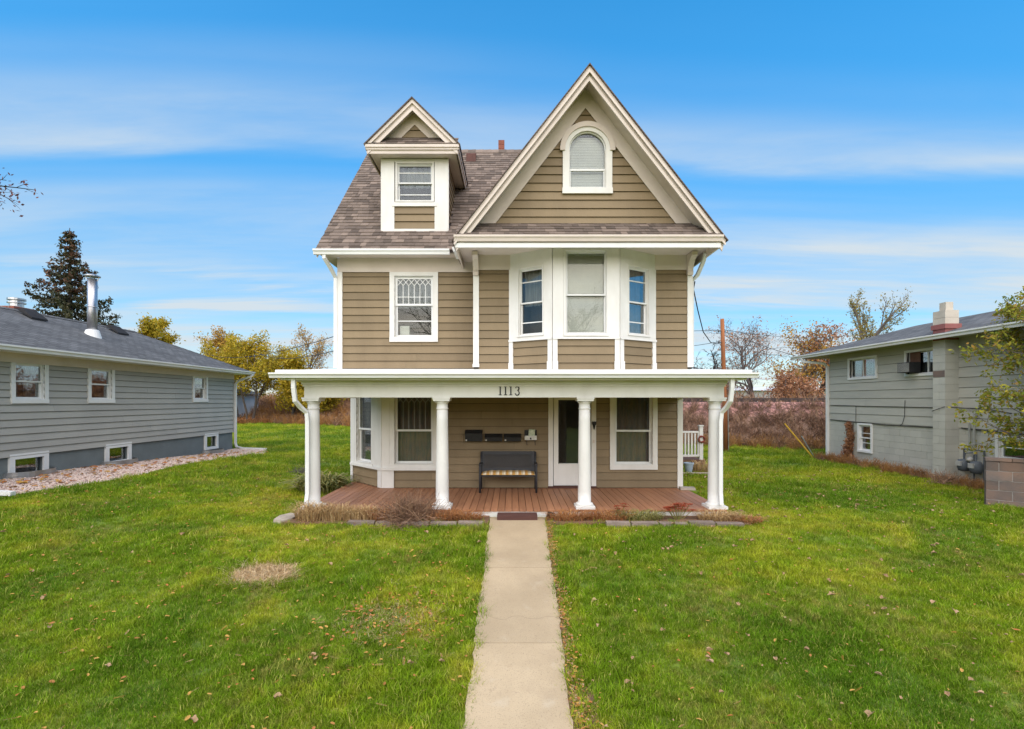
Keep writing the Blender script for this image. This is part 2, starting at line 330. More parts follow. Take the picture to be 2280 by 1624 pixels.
# ------------------------------------------------------------------ mesh helpers
ORIGIN = {}
class Fr:                                    # a wall's own axes: u along it, v up, n out of it
    def __init__(s, O, U, N): s.O, s.U, s.N = Vector((O[0], O[1], 0)), Vector((*U, 0)).normalized(), Vector((*N, 0)).normalized()
    def p(s, u, v, n): q = s.O + s.U * u + s.N * n; return (q.x, q.y, v)
FRONT = lambda y: Fr((0, y), (1, 0), (0, -1))
class MB:
    def __init__(s): s.v, s.f, s.r = [], [], []
    def add(s, vs, fs, r=.5):
        b = len(s.v); s.v += [tuple(v) for v in vs]; s.f += [tuple(i + b for i in f) for f in fs]; s.r += [r] * len(vs); return s
    def hexa(s, p, r=.5): return s.add(p, [(0, 3, 2, 1), (4, 5, 6, 7), (0, 1, 5, 4), (1, 2, 6, 5), (2, 3, 7, 6), (3, 0, 4, 7)], r)
    def box(s, x0, x1, y0, y1, z0, z1, r=.5):
        return s.hexa([(x0, y0, z0), (x1, y0, z0), (x1, y1, z0), (x0, y1, z0), (x0, y0, z1), (x1, y0, z1), (x1, y1, z1), (x0, y1, z1)], r)
    def fbox(s, fr, u0, u1, v0, v1, n0, n1, r=.5):
        return s.hexa([fr.p(u0, v0, n0), fr.p(u1, v0, n0), fr.p(u1, v0, n1), fr.p(u0, v0, n1), fr.p(u0, v1, n0), fr.p(u1, v1, n0), fr.p(u1, v1, n1), fr.p(u0, v1, n1)], r)
    def prism(s, a, b, r=.5):                # two matching point loops
        n = len(a); fs = [tuple(range(n))[::-1], tuple(range(n, 2 * n))] + [(i, (i + 1) % n, n + (i + 1) % n, n + i) for i in range(n)]
        return s.add(list(a) + list(b), fs, r)
    def fprism(s, fr, poly, n0, n1, r=.5): return s.prism([fr.p(u, v, n0) for u, v in poly], [fr.p(u, v, n1) for u, v in poly], r)
    def xprism(s, prof, x0, x1, r=.5): return s.prism([(x0, y, z) for y, z in prof], [(x1, y, z) for y, z in prof], r)
    def yprism(s, prof, y0, y1, r=.5): return s.prism([(x, y0, z) for x, z in prof], [(x, y1, z) for x, z in prof], r)
    def tube(s, path, rad, sides=8, r=.5, cap=True):
        path = [Vector(p) for p in path]; n = len(path)
        rad = rad if isinstance(rad, (list, tuple)) else [rad] * n
        vs, fs = [], []; ref = None
        for i, p in enumerate(path):
            d = (path[min(i + 1, n - 1)] - path[max(i - 1, 0)])
            d = d.normalized() if d.length > 1e-9 else Vector((0, 0, 1))
            if ref is None: ref = d.orthogonal().normalized()
            ref = ref - d * ref.dot(d)
            ref = ref.normalized() if ref.length > 1e-6 else d.orthogonal().normalized()
            q = d.cross(ref)
            for k in range(sides):
                a = 2 * math.pi * k / sides
                vs.append(p + (ref * math.cos(a) + q * math.sin(a)) * rad[i])
        for i in range(n - 1):
            for k in range(sides):
                a, b = i * sides + k, i * sides + (k + 1) % sides
                fs.append((a, b, b + sides, a + sides))
        if cap: fs += [tuple(range(sides))[::-1], tuple(range((n - 1) * sides, n * sides))]
        return s.add(vs, fs, r)
    def lathe(s, c, prof, sides=24, r=.5):
        vs, fs = [], []
        for (rr, z) in prof:
            for k in range(sides):
                a = 2 * math.pi * k / sides; vs.append((c[0] + rr * math.cos(a), c[1] + rr * math.sin(a), c[2] + z))
        n = len(prof)
        for i in range(n - 1):
            for k in range(sides):
                a, b = i * sides + k, i * sides + (k + 1) % sides; fs.append((a, b, b + sides, a + sides))
        fs += [tuple(range(sides))[::-1], tuple(range((n - 1) * sides, n * sides))]
        return s.add(vs, fs, r)
    def build(s, name, mat, parent=None, smooth=False, fix=True):
        o = Vector(ORIGIN.get(parent.name, (0, 0, 0))) if parent else Vector((0, 0, 0))
        me = bpy.data.meshes.new(name)
        me.from_pydata([(v[0] - o.x, v[1] - o.y, v[2] - o.z) for v in s.v], [], s.f)
        if fix:
            bm = bmesh.new(); bm.from_mesh(me); bmesh.ops.recalc_face_normals(bm, faces=bm.faces); bm.to_mesh(me); bm.free()
        at = me.attributes.new('rnd', 'FLOAT', 'POINT'); at.data.foreach_set('value', s.r)
        if smooth: me.polygons.foreach_set('use_smooth', [True] * len(me.polygons))
        me.materials.append(MATS[mat])
        ob = bpy.data.objects.new(name, me); col.objects.link(ob)
        if parent: ob.parent = parent; ORIGIN[ob.name] = tuple(o)
        return ob
def each(name, mat, parent, fr, *boxes): return [MB().fbox(fr, *b).build(name, mat, parent) for b in boxes]
def tag(o, label, cat, group=None, kind=None):
    o['label'] = label
    if cat: o['category'] = cat
    if group: o['group'] = group
    if kind: o['kind'] = kind
    return o
def thing(name, loc, label, cat, group=None):
    o = bpy.data.objects.new(name, None); col.objects.link(o); o.location = loc; o.empty_display_size = .2
    ORIGIN[o.name] = tuple(loc); return tag(o, label, cat, group)
def struct(o, label, cat=None): o['kind'] = 'structure'; o['label'] = label; return o
rnd = random.random
def ru(a, b): return random.uniform(a, b)

# ------------------------------------------------------------------ clad walls
def bands(v0, v1, L, Rr, holes):
    br = sorted({v0, v1} | {h[i] for h in holes for i in (2, 3) if v0 + .004 < h[i] < v1 - .004})
    out = []
    for a, b in zip(br[:-1], br[1:]):
        m = (a + b) / 2; segs = [('L', 'R')]
        for (h0, h1, hv0, hv1) in holes:
            if hv0 > m or hv1 < m: continue
            ns = []
            for s0, s1 in segs:
                x0 = L(m) if s0 == 'L' else s0; x1 = Rr(m) if s1 == 'R' else s1
                if h1 <= x0 or h0 >= x1: ns.append((s0, s1)); continue
                if h0 > x0 + .003: ns.append((s0, h0))
                if h1 < x1 - .003: ns.append((h1, s1))
            segs = ns
        q = []
        for s0, s1 in segs:
            la, lb = (L(a), L(b)) if s0 == 'L' else (s0, s0); ra, rb = (Rr(a), Rr(b)) if s1 == 'R' else (s1, s1)
            if ra - la > .004 or rb - lb > .004: q.append((la, max(ra, la), lb, max(rb, lb), a, b))
        out.append(q)
    return out
def backing(fr, parent, name, mat, v0, v1, L, Rr, holes, n0=-.12, n1=0.0):
    mb = MB()
    for q in bands(v0, v1, L, Rr, holes):
        for la, ra, lb, rb, a, b in q: mb.fprism(fr, [(la, a), (ra, a), (rb, b), (lb, b)], n0, n1)
    return mb.build(name, mat, parent)
def clad(fr, parent, mat, v0, v1, expo, L, Rr, holes, t=.028, base=.005, name='siding_board', gap=.009):  # gap bares the backing; dark backings paint a shadow line there
    v = v0
    while v < v1 - .01:
        e = min(v + expo, v1)
        bs = bands(v + gap, e, L, Rr, holes); rr = rnd()
        def put(mb, s):
            la, ra, lb, rb, a, b = s
            ta = base + t * (1 - (a - v) / expo); tb = base + t * (1 - (b - v) / expo)
            mb.prism([fr.p(la, a, 0.001), fr.p(ra, a, 0.001), fr.p(ra, a, ta), fr.p(la, a, ta)],
                     [fr.p(lb, b, 0.001), fr.p(rb, b, 0.001), fr.p(rb, b, tb), fr.p(lb, b, tb)], rr)
        comps = []                                   # boards are what hangs together across the bands
        for bi, q in enumerate(bs):
            for sgm in q:
                hit = [c for c in comps if any(pb == bi - 1 and min(x[3], sgm[1]) - max(x[2], sgm[0]) > .01 for pb, x in c)]
                new = [(bi, sgm)]
                for c in hit: new += c; comps.remove(c)
                comps.append(new)
        for c in comps:
            if len(c) == 1 and c[0][1][1] - c[0][1][0] > 2.3 and abs(c[0][1][0] - c[0][1][2]) < .02:      # long boards have a butt joint
                la, ra, lb, rb, a, b = c[0][1]; m_ = la + (ra - la) * random.uniform(.22, .78)
                for sg in ((la, m_ - .0015, lb, m_ - .0015, a, b), (m_ + .0015, ra, m_ + .0015, rb, a, b)):
                    rr = rnd(); mb = MB(); put(mb, sg); mb.build(name, mat, parent)
            else:
                rr = rnd(); mb = MB()
                for _, sg in c: put(mb, sg)
                mb.build(name, mat, parent)
        v = e
K = lambda x: (lambda v: x)

def frame_boxes(mb, fr, u0, u1, v0, v1, w, n0, n1, wb=None, wt=None, nb=None):
    wb = w if wb is None else wb; wt = w if wt is None else wt
    mb.fbox(fr, u0, u0 + w, v0 + wb, v1 - wt, n0, n1); mb.fbox(fr, u1 - w, u1, v0 + wb, v1 - wt, n0, n1)
    mb.fbox(fr, u0, u1, v1 - wt, v1, n0, n1 + .002); mb.fbox(fr, u0, u1, v0, v0 + wb, n0, nb if nb else n1 + .004)
def window(fr, parent, u0, u1, v0, v1, cas=.11, mid=None, rails=(), lead=False, fill='curtain', paint='white_paint', deep=.55, sashw=.045, casb=None, dark=None):
    """sash window: casing (the part), then sashes, panes, what hangs inside. returns the opening left in the wall"""
    mb = MB(); casb = cas if casb is None else casb
    frame_boxes(mb, fr, u0, u1, v0, v1, cas, .002, .045, wb=casb, nb=.06)
    a0, a1, b0, b1 = u0 + cas, u1 - cas, v0 + casb, v1 - cas
    frame_boxes(mb, fr, a0 - .004, a1 + .004, b0 - .004, b1 + .004, .02, -.13, .012)      # jamb
    w = mb.build('window', paint, parent)
    a0 += .016; a1 -= .016; b0 += .016; b1 -= .016
    m = mid if mid is not None else (b0 + b1) / 2
    for (c0, c1, n) in ((b0, m + .02, -.075), (m - .02, b1, -.035)):
        mb = MB(); frame_boxes(mb, fr, a0, a1, c0, c1, sashw, n - .02, n + .015)
        for rv in rails:
            if c0 + .06 < rv < c1 - .06: mb.fbox(fr, a0 + sashw, a1 - sashw, rv - .011, rv + .011, n, n + .012)
        mb.build('sash', 'vinyl_white', w)
        MB().fbox(fr, a0 + sashw - .01, a1 - sashw + .01, c0 + sashw - .01, c1 - sashw + .01, n - .006, n - .002).build('pane', 'glass', w)
    if lead:
        mb = MB(); g0, g1, h0, h1 = a0 + sashw, a1 - sashw, m - .02 + sashw, b1 - sashw
        n = -.033; th = .0075 if lead == 'rail' else .0052; k = 6; wd = (g1 - g0) / k; sp = h1 - .15
        def bar(p, q):
            d = Vector((q[0] - p[0], q[1] - p[1])).normalized(); e = Vector((-d.y, d.x)) * th
            mb.fprism(fr, [(p[0] - e.x, p[1] - e.y), (q[0] - e.x, q[1] - e.y), (q[0] + e.x, q[1] + e.y), (p[0] + e.x, p[1] + e.y)], n, n + .008 + rnd() * .002)
        for i in range(1, k): bar((g0 + i * wd, h0), (g0 + i * wd, sp))
        for i in range(0, k + 1):
            for sgn in (-1, 1):
                x = g0 + i * wd; x2 = x + sgn * wd; 
                if g0 - .001 <= x2 <= g1 + .001: bar((x, sp), (x2, h1))
        if lead == 'rail': bar((g0, sp - .27), (g1, sp - .27))
        mb.build('leading', 'vinyl_white' if lead == 'rail' else 'lead_grey', w)
    rec = MB(); q0, q1, r0, r1 = u0 + cas - .02, u1 - cas + .02, v0 + casb - .02, v1 - cas + .02
    rec.fbox(fr, q0, q1, r0, r1, -deep - .03, -deep); rec.fbox(fr, q0 - .02, q0, r0, r1, -deep, -.122); rec.fbox(fr, q1, q1 + .02, r0, r1, -deep, -.122)
    rec.fbox(fr, q0, q1, r0 - .02, r0, -deep, -.122); rec.fbox(fr, q0, q1, r1, r1 + .02, -deep, -.122)
    rec.build('recess', dark or 'interior', w)
    if fill == 'blind':
        mb = MB(); v = b0 + .02
        while v < b1 - .03:
            mb.prism([fr.p(a0 + .02, v, -.112), fr.p(a1 - .02, v, -.112), fr.p(a1 - .02, v + .003, -.112), fr.p(a0 + .02, v + .003, -.112)],
                     [fr.p(a0 + .02, v + .036, -.128), fr.p(a1 - .02, v + .036, -.128), fr.p(a1 - .02, v + .039, -.128), fr.p(a0 + .02, v + .039, -.128)]); v += .034
        mb.fbox(fr, a0 + .015, a1 - .015, b1 - .045, b1 - .005, -.15, -.105)
        mb.build('blind', 'blind', w)
    elif fill:
        mat_ = 'curtain' if fill.startswith('curtain') and fill != 'curtain_patterned' else fill
        spans = [(a0, a1)] if fill in ('curtain', 'curtain_patterned', 'curtain_top') else [(a0, a0 + (a1 - a0) * .36), (a1 - (a1 - a0) * .36, a1)]
        for (c0, c1) in spans:
            mb = MB(); N = 26; top, bot = [], []
            ph = rnd() * 6
            for i in range(N + 1):
                u = c0 + (c1 - c0) * i / N; nn = -.19 + .025 * math.sin(i * 1.5 + ph) + .012 * math.sin(i * .7)
                top.append(fr.p(u, b1, nn)); bot.append(fr.p(u, (m - .05 if fill == 'curtain_top' else b0 + .01), nn * 1.03))
            mb.add(top + bot, [(i, i + 1, N + 2 + i, N + 1 + i) for i in range(N)])
            mb.build('curtain', mat_, w, smooth=True)
    return w
def hole(u0, u1, v0, v1, cas=.11, casb=None): return (u0 + cas, u1 - cas, v0 + (cas if casb is None else casb), v1 - cas)
def gutter(name, parent, mat, p0, p1, out, h=.12, d=.11):
    """K-style gutter between two points along its back top edge"""
    prof = [(0, 0), (0, -h), (d * .62, -h), (d * .72, -h * .55), (d, -h * .32), (d, 0), (d - .012, 0), (d - .012, -.02), (.01, -.02)]
    o = Vector((*out, 0)); p0, p1 = Vector(p0), Vector(p1)
    A = [p0 + o * a + Vector((0, 0, b)) for a, b in prof]; B = [p1 + o * a + Vector((0, 0, b)) for a, b in prof]
    return MB().prism(A, B).build(name, mat, parent)
def rect_tube(mb, path, w, d, r=.5):
    """downspout: rectangular tube along a path (widths w in x, d in y)"""
    path = [Vector(p) for p in path]; vs, fs = [], []
    for i, p in enumerate(path):
        t_ = (path[min(i + 1, len(path) - 1)] - path[max(i - 1, 0)]).normalized()
        side = Vector((1, 0, 0)) if abs(t_.x) < .95 else Vector((0, 1, 0))
        side = (side - t_ * side.dot(t_)).normalized(); up = t_.cross(side)
        for a, b in ((-1, -1), (1, -1), (1, 1), (-1, 1)): vs.append(p + side * a * w / 2 + up * b * d / 2)
    for i in range(len(path) - 1):
        for k in range(4):
            a, b = i * 4 + k, i * 4 + (k + 1) % 4; fs.append((a, b, b + 4, a + 4))
    n = len(path); fs += [(3, 2, 1, 0), ((n - 1) * 4, (n - 1) * 4 + 1, (n - 1) * 4 + 2, (n - 1) * 4 + 3)]
    return mb.add(vs, fs, r)

# ------------------------------------------------------------------ scattering on points (geometry nodes)
def scatter(name, protos, pts, scl, rot, idx, kind_label, parent=None, mat=None):
    """one object whose points each carry a copy of one of the prototype meshes"""
    me = bpy.data.meshes.new(name); n = len(pts)
    me.vertices.add(n); me.vertices.foreach_set('co', np.asarray(pts, dtype=np.float32).ravel())
    a = me.attributes.new('scl', 'FLOAT', 'POINT'); a.data.foreach_set('value', np.asarray(scl, dtype=np.float32))
    a = me.attributes.new('rot', 'FLOAT_VECTOR', 'POINT'); a.data.foreach_set('vector', np.asarray(rot, dtype=np.float32).ravel())
    a = me.attributes.new('idx', 'INT', 'POINT'); a.data.foreach_set('value', np.asarray(idx, dtype=np.int32))
    o = bpy.data.objects.new(name, me); col.objects.link(o)
    c = bpy.data.collections.new(name + '_pieces')
    for i, (m, mt) in enumerate(protos):
        q = bpy.data.objects.new('%s_piece_%02d' % (name, i), m); m.materials.clear(); m.materials.append(MATS[mt]); c.objects.link(q)
    g = bpy.data.node_groups.new(name + '_scatter', 'GeometryNodeTree')
    g.interface.new_socket('Geometry', in_out='INPUT', socket_type='NodeSocketGeometry'); g.interface.new_socket('Geometry', in_out='OUTPUT', socket_type='NodeSocketGeometry')
    gi, go = g.nodes.new('NodeGroupInput'), g.nodes.new('NodeGroupOutput')
    ip = g.nodes.new('GeometryNodeInstanceOnPoints'); ci = g.nodes.new('GeometryNodeCollectionInfo')
    ci.inputs['Collection'].default_value = c; ci.inputs['Separate Children'].default_value = True; ci.inputs['Reset Children'].default_value = True
    ip.inputs['Pick Instance'].default_value = True
    def na(nm, dt):
        x = g.nodes.new('GeometryNodeInputNamedAttribute'); x.data_type = dt; x.inputs['Name'].default_value = nm
        return [s for s in x.outputs if s.name == 'Attribute' and s.enabled][0]
    g.links.new(gi.outputs[0], ip.inputs['Points']); g.links.new(ci.outputs[0], ip.inputs['Instance'])
    g.links.new(na('idx', 'INT'), ip.inputs['Instance Index']); g.links.new(na('scl', 'FLOAT'), ip.inputs['Scale']); g.links.new(na('rot', 'FLOAT_VECTOR'), ip.inputs['Rotation'])
    g.links.new(ip.outputs[0], go.inputs[0])
    md = o.modifiers.new('scatter', 'NODES'); md.node_group = g
    o['kind'] = 'stuff'; o['label'] = kind_label
    if parent: o.parent = parent
    return o
def quick_mesh(name, v, f, r):
    me = bpy.data.meshes.new(name); me.from_pydata(v, [], f)
    a = me.attributes.new('rnd', 'FLOAT', 'POINT'); a.data.foreach_set('value', r); return me
def tuft(name, n, rad, hmin, hmax, w, lean, seed, curl=.5):
    """a patch of bent blades"""
    g = random.Random(seed); V, F, Q = [], [], []
    for _ in range(n):
        a = g.random() * 6.283; d = rad * math.sqrt(g.random()); x, y = d * math.cos(a), d * math.sin(a)
        h = g.uniform(hmin, hmax); la = g.random() * 6.283; le = lean * h * g.uniform(.2, 1.2); ww = w * g.uniform(.7, 1.3)
        sx, sy = -math.sin(la) * ww / 2, math.cos(la) * ww / 2
        lx, ly = math.cos(la) * le, math.sin(la) * le
        b = len(V); rr = g.random()
        V += [(x - sx, y - sy, -.01), (x + sx, y + sy, -.01), (x + lx * curl + sx * .8, y + ly * curl + sy * .8, h * .6), (x + lx * curl - sx * .8, y + ly * curl - sy * .8, h * .6), (x + lx * 1.25, y + ly * 1.25, h)]
        F += [(b, b + 1, b + 2, b + 3), (b + 3, b + 2, b + 4)]; Q += [rr] * 5
    return quick_mesh(name, V, F, Q)
def rot_z(n, tilt=0.0): return np.column_stack([np.random.uniform(-tilt, tilt, n), np.random.uniform(-tilt, tilt, n), np.random.uniform(0, 6.283, n)])
# ------------------------------------------------------------------ the ground
def sst(x, a, b):
    t_ = np.clip((np.asarray(x, dtype=float) - a) / (b - a), 0, 1); return t_ * t_ * (3 - 2 * t_)
def hgt(x, y):
    x = np.asarray(x, dtype=float); y = np.asarray(y, dtype=float)
    z = .10 - .078 * np.clip(8.9 - y, 0, 8.9)
    left = sst(-x, 4.5, 11.0) * (.33 - .25 * sst(y, 11, 21))
    fade = 1 - sst(np.abs(y), 60, 120)
    z = z + left * fade * sst(y, -6, 6) + .08 * sst(y, 14, 18) * 0
    z = z + fade * (.025 * np.sin(x * .9 + 1.3) * np.sin(y * .7) + .012 * np.sin(x * 2.3 + y * 1.7)) * sst(np.abs(x - .1), .9, 2.5)
    return z + .12 * sst(y, 26, 40) * fade
def H(x, y): return float(hgt(x, y))
xs = np.concatenate([[-1500, -600, -250, -120, -80], np.arange(-60, -18, 3.0), np.arange(-18, 18.01, .4), np.arange(21, 61, 3.0), [80, 120, 250, 600, 1500]])
ys = np.concatenate([[-600, -250, -100, -50, -25], np.arange(-15, 0, 1.5), np.arange(0, 26, .4), np.arange(26, 62, 2.0), [80, 120, 250, 600, 1500, 3000]])
gx, gy = np.meshgrid(xs, ys); gz = hgt(gx, gy)
V = np.column_stack([gx.ravel(), gy.ravel(), gz.ravel()]); nx = len(xs)
F = [(j * nx + i, j * nx + i + 1, (j + 1) * nx + i + 1, (j + 1) * nx + i) for j in range(len(ys) - 1) for i in range(nx - 1)]
mb = MB(); mb.add(V.tolist(), F); ground = mb.build('ground', 'lawn_soil', smooth=True, fix=False); struct(ground, 'patchy green lawn ground around the houses')

# concrete walk: four slabs with open joints
walk = MB()
Y0, Y1 = 9.0, .3
def wl_(y): t_ = (9.0 - y) / 5.2; return -.405 + .03 * t_ + .008 * math.sin(y * 3.1)
def wr_(y): t_ = (9.0 - y) / 5.2; return .61 - .125 * t_ + .008 * math.sin(y * 2.3 + 1)
path = None
joints = [8.98, 6.55, 4.98, 4.78, 2.4, .3]
joints = [8.98, 6.75, 4.93, 2.6, .3]
mb = MB(); mb.box(-.36, .44, .3, 8.95, -.75, -.72); path = struct(mb.build('path', 'bed_soil'), 'pale concrete front walk leading from the lawn to the porch')
for a, b in zip(joints[:-1], joints[1:]):
    mb = MB(); n = 26; r_ = rnd(); top, bot = [], []
    L_, R_ = [], []
    for i in range(n + 1):
        y = a - .004 + (b + .008 - a) * i / n
        L_.append((wl_(y) + ru(-.014, .014), y)); R_.append((wr_(y) + ru(-.014, .014), y))
    vs, fs = [], []
    for (l, r2) in zip(L_, R_):
        z = H(.1, l[1]) + .03
        vs += [(l[0], l[1], z), (r2[0], r2[1], z), (l[0], l[1], z - .14), (r2[0], r2[1], z - .14)]
    for i in range(n):
        k = 4 * i; fs += [(k, k + 1, k + 5, k + 4), (k, k + 4, k + 6, k + 2), (k + 1, k + 3, k + 7, k + 5), (k + 2, k + 6, k + 7, k + 3)]
    fs += [(0, 2, 3, 1), (4 * n, 4 * n + 1, 4 * n + 3, 4 * n + 2)]
    mb.add(vs, fs, r_); mb.build('slab', 'walk_concrete', path)
# the crack across the second slab
mb = MB(); pts = [(-.38 + .985 * i / 22, 5.42 + .035 * math.sin(i * .8) + ru(-.012, .012)) for i in range(23)]
mb.tube([(x, y, H(.1, y) + .0285) for x, y in pts], .0022, 4); mb.build('crack', 'deck_gap', path)

# railway embankment, running from the right foreground to the left distance
def bank_y(x): return 31.0 - .62 * x
prof_bank = PB = None
mb = MB(); vs, fs = [], []; prof_bank = prof = [(0, -.3), (0.4, .15), (1.2, .65), (2.4, 1.35), (3.3, 1.9), (3.9, 2.12), (7.2, 2.12), (8.0, 1.7), (11, -.3)]
dirn = Vector((1, -.62, 0)).normalized(); nor = Vector((.62, 1, 0)).normalized()
N = 150
for i in range(N + 1):
    s = -95 + 190 * i / N
    for j, (d, z) in enumerate(prof):
        p = Vector((0, 31.0, 0)) + dirn * s + nor * d
        jit = 0 if j in (5, 6) else .12
        vs.append((p.x, p.y, z + .1 + ru(-jit, jit)))
M = len(prof)
for i in range(N):
    for j in range(M - 1): a = i * M + j; fs.append((a, a + M, a + M + 1, a + 1))
mb.add(vs, fs); bank = struct(mb.build('embankment', 'ballast', fix=True), 'pink stone ballast railway bank behind the lawns')
def bank_pt(s, d, z): p = Vector((0, 31.0, 0)) + dirn * s + nor * d; return (p.x, p.y, z)
for d in (4.85, 6.28):
    mb = MB()
    mb.prism([bank_pt(-95, d - .04, 2.30), bank_pt(-95, d + .04, 2.30), bank_pt(-95, d + .04, 2.44), bank_pt(-95, d - .04, 2.44)],
             [bank_pt(95, d - .04, 2.30), bank_pt(95, d + .04, 2.30), bank_pt(95, d + .04, 2.44), bank_pt(95, d - .04, 2.44)]).build('rail', 'rail_steel', bank)
ties = MB()
for k in range(240):
    s = -72 + .6 * k; ties.prism([bank_pt(s, 4.3, 2.16), bank_pt(s + .24, 4.3, 2.16), bank_pt(s + .24, 6.8, 2.16), bank_pt(s, 6.8, 2.16)], [bank_pt(s, 4.3, 2.30), bank_pt(s + .24, 4.3, 2.30), bank_pt(s + .24, 6.8, 2.30), bank_pt(s, 6.8, 2.30)])
tt = ties.build('sleepers', 'bark_dark', bank); tt['kind'] = 'stuff'
# gravel strip beside the bungalow
gvx = lambda y: -9.75 + .18 * math.sin(y * .7) - .25 * max(0, (12.5 - y) / 3)
mb = MB(); vs, fs = [], []
yy = [8.0 + .4 * i for i in range(34)]
for y in yy:
    xr = gvx(y)
    if y > 19: xr = -9.75 - .9 * (y - 19) / 2
    for k in range(7):
        x = -12.0 + (xr + 12.0) * k / 6; vs.append((x, y, H(x, y) + .014))
for i in range(len(yy) - 1):
    for k in range(6): a = i * 7 + k; fs.append((a, a + 1, a + 8, a + 7))
mb.add(vs, fs); gravel_sheet = struct(mb.build('gravel_path', 'gravel_base', fix=False), 'strip of pink gravel beside the grey bungalow')
# ------------------------------------------------------------------ the two-storey house
YW, YG, YB, YR = 11.37, 10.80, 10.26, 9.73          # main wall, gable-wing wall, bay front / gable wall, rake overhang
XL, XR = -4.08, 4.0
FL = .24                                             # porch floor
house = thing('gabled_house', (0, YW, .1), 'tan two-storey house with white porch and steep front gable', 'house')
fw = FRONT(YW); EX = .179
# lower front wall
wA = (-2.86, -1.73, .69, 2.56); wB = (2.29, 3.40, .675, 2.56); dr = (.85, 1.965, .24, 2.56)
hs = [hole(*wA), hole(*wB), (dr[0] + .1, dr[1] - .1, dr[2], dr[3] - .1)]
w0 = backing(fw, house, 'wall', 'wall_core_lap_shade', .10, 3.02, K(-3.04), K(XR), hs)
clad(fw, w0, 'tan_siding', .245, 3.0, EX, K(-3.04), K(3.87), hs)
wn_a = window(fw, house, *wA, mid=1.585, lead=True, fill='curtain_patterned', deep=1.0)
wn_b = window(fw, house, *wB, mid=1.575, fill='curtain_patterned', deep=1.0)
# white boards of the lower bay: corner posts, sill band
each('trim', 'white_paint', house, fw, (-3.04, -2.862, .69, 2.7, .03, .048), (-1.728, -1.50, .69, 2.7, .03, .048), (-3.04, -2.76, .245, .688, .03, .05), (-1.60, -1.50, .245, .688, .03, .05))
each('corner_board', 'white_paint', house, fw, (3.87, 3.995, .245, 3.0, .002, .036))
# chamfered lower left corner
fc = Fr((-4.08, 12.41), (1.04, -1.04), (-1, -1)); LC = 1.04 * math.sqrt(2)
wC = (.20, 1.10, .69, 2.56)
hc = [hole(*wC, cas=.08)]
w1 = backing(fc, house, 'wall', 'wall_core_lap_shade', .10, 3.02, K(0), K(LC), hc)
clad(fc, w1, 'tan_siding', .245, .69, EX, K(.06), K(LC - .1), [])
clad(fc, w1, 'tan_siding', .69, 3.0, EX, K(.06), K(LC - .1), hc)
window(fc, house, *wC, cas=.08, mid=1.585, fill='curtains')
each('trim', 'white_paint', house, fc, (-.02, .198, .69, 2.7, .028, .046), (1.102, LC + .03, .69, 2.7, .028, .046), (-.02, .09, .245, .688, .028, .048), (LC - .14, LC + .03, .245, .688, .028, .048), (0, LC + .03, .66, .72, .05, .075))
MB().fbox(fw, -3.06, -1.5, .66, .72, .062, .085).build('sill', 'white_paint', house)
# plain side and rear walls, upper floor slab
mb = MB(); mb.box(XL, XL + .12, 12.42, 18.7, .1, 3.02); mb.box(XR - .12, XR, YW + .125, 18.7, .1, 5.6); mb.box(XL, XL + .12, YW + .125, 18.7, 3.03, 5.6)
mb.box(XL + .13, XR - .13, 18.55, 18.7, .1, 5.6); mb.box(XL + .01, XR - .01, YW + .13, 18.5, 3.0, 3.02)
mb.prism([(XL + .004, y, z) for y, z in ((11.4, 5.6), (18.69, 5.6), (15, 9.9))], [(XL + .12, y, z) for y, z in ((11.4, 5.6), (18.69, 5.6), (15, 9.9))])
mb.prism([(XR - .12, y, z) for y, z in ((11.4, 5.6), (18.69, 5.6), (15, 9.9))], [(XR - .004, y, z) for y, z in ((11.4, 5.6), (18.69, 5.6), (15, 9.9))])
mb.build('wall', 'tan_siding', house)
# upper left wall
wD = (-2.86, -1.73, 3.66, 5.31)
hd = [hole(*wD)]
w2 = backing(fw, house, 'wall', 'wall_core_lap_shade', 3.03, 5.62, K(XL), K(-.80), hd)
clad(fw, w2, 'tan_siding', 3.03, 5.30, EX, K(-3.97), K(-.85), hd)
wd_ = window(fw, house, *wD, mid=4.535, rails=(4.16,), lead='rail', fill='curtain_top')
MB().fbox(fw, -2.66, -2.44, 3.84, 4.06, -.30, -.16).build('box_on_sill', 'blind', wd_)
MB().fbox(fw, XL + .003, -.85, 5.29, 5.615, .03, .05).build('frieze_board', 'cream_paint', house)
MB().fbox(fw, XL - .005, -3.965, 3.03, 5.288, -.05, .045).build('corner_board', 'white_paint', house)
# gable wing, upper storey
fg = FRONT(YG)
w3 = backing(fg, house, 'wall', 'wall_core_lap_shade', 2.93, 5.55, K(-.85), K(4.0), [(.05, 3.10, 2.9, 5.6)])
clad(fg, w3, 'tan_siding', 2.95, 5.21, EX, K(-.74), K(-.05), [])
clad(fg, w3, 'tan_siding', 2.95, 5.21, EX, K(3.18), K(3.9), [])
MB().box(-.85, -.73, YG + .001, YW - .003, 3.03, 5.5).box(3.88, 4.0, YG + .001, YW - .003, 3.03, 5.5).build('wall', 'tan_siding', house)
mb = MB(); mb.fbox(fg, -.862, -.735, 3.03, 5.06, -.06, .04); mb.fbox(fg, -.875, -.725, 3.03, 3.10, -.06, .05); mb.build('corner_board', 'white_paint', house)
mb = MB(); mb.fbox(fg, 3.895, 4.012, 3.03, 5.06, -.06, .04); mb.build('corner_board', 'white_paint', house)
each('frieze_board', 'cream_paint', house, fg, (-.85, -.04, 5.19, 5.52, .03, .048), (3.17, 4.0, 5.19, 5.52, .03, .048))
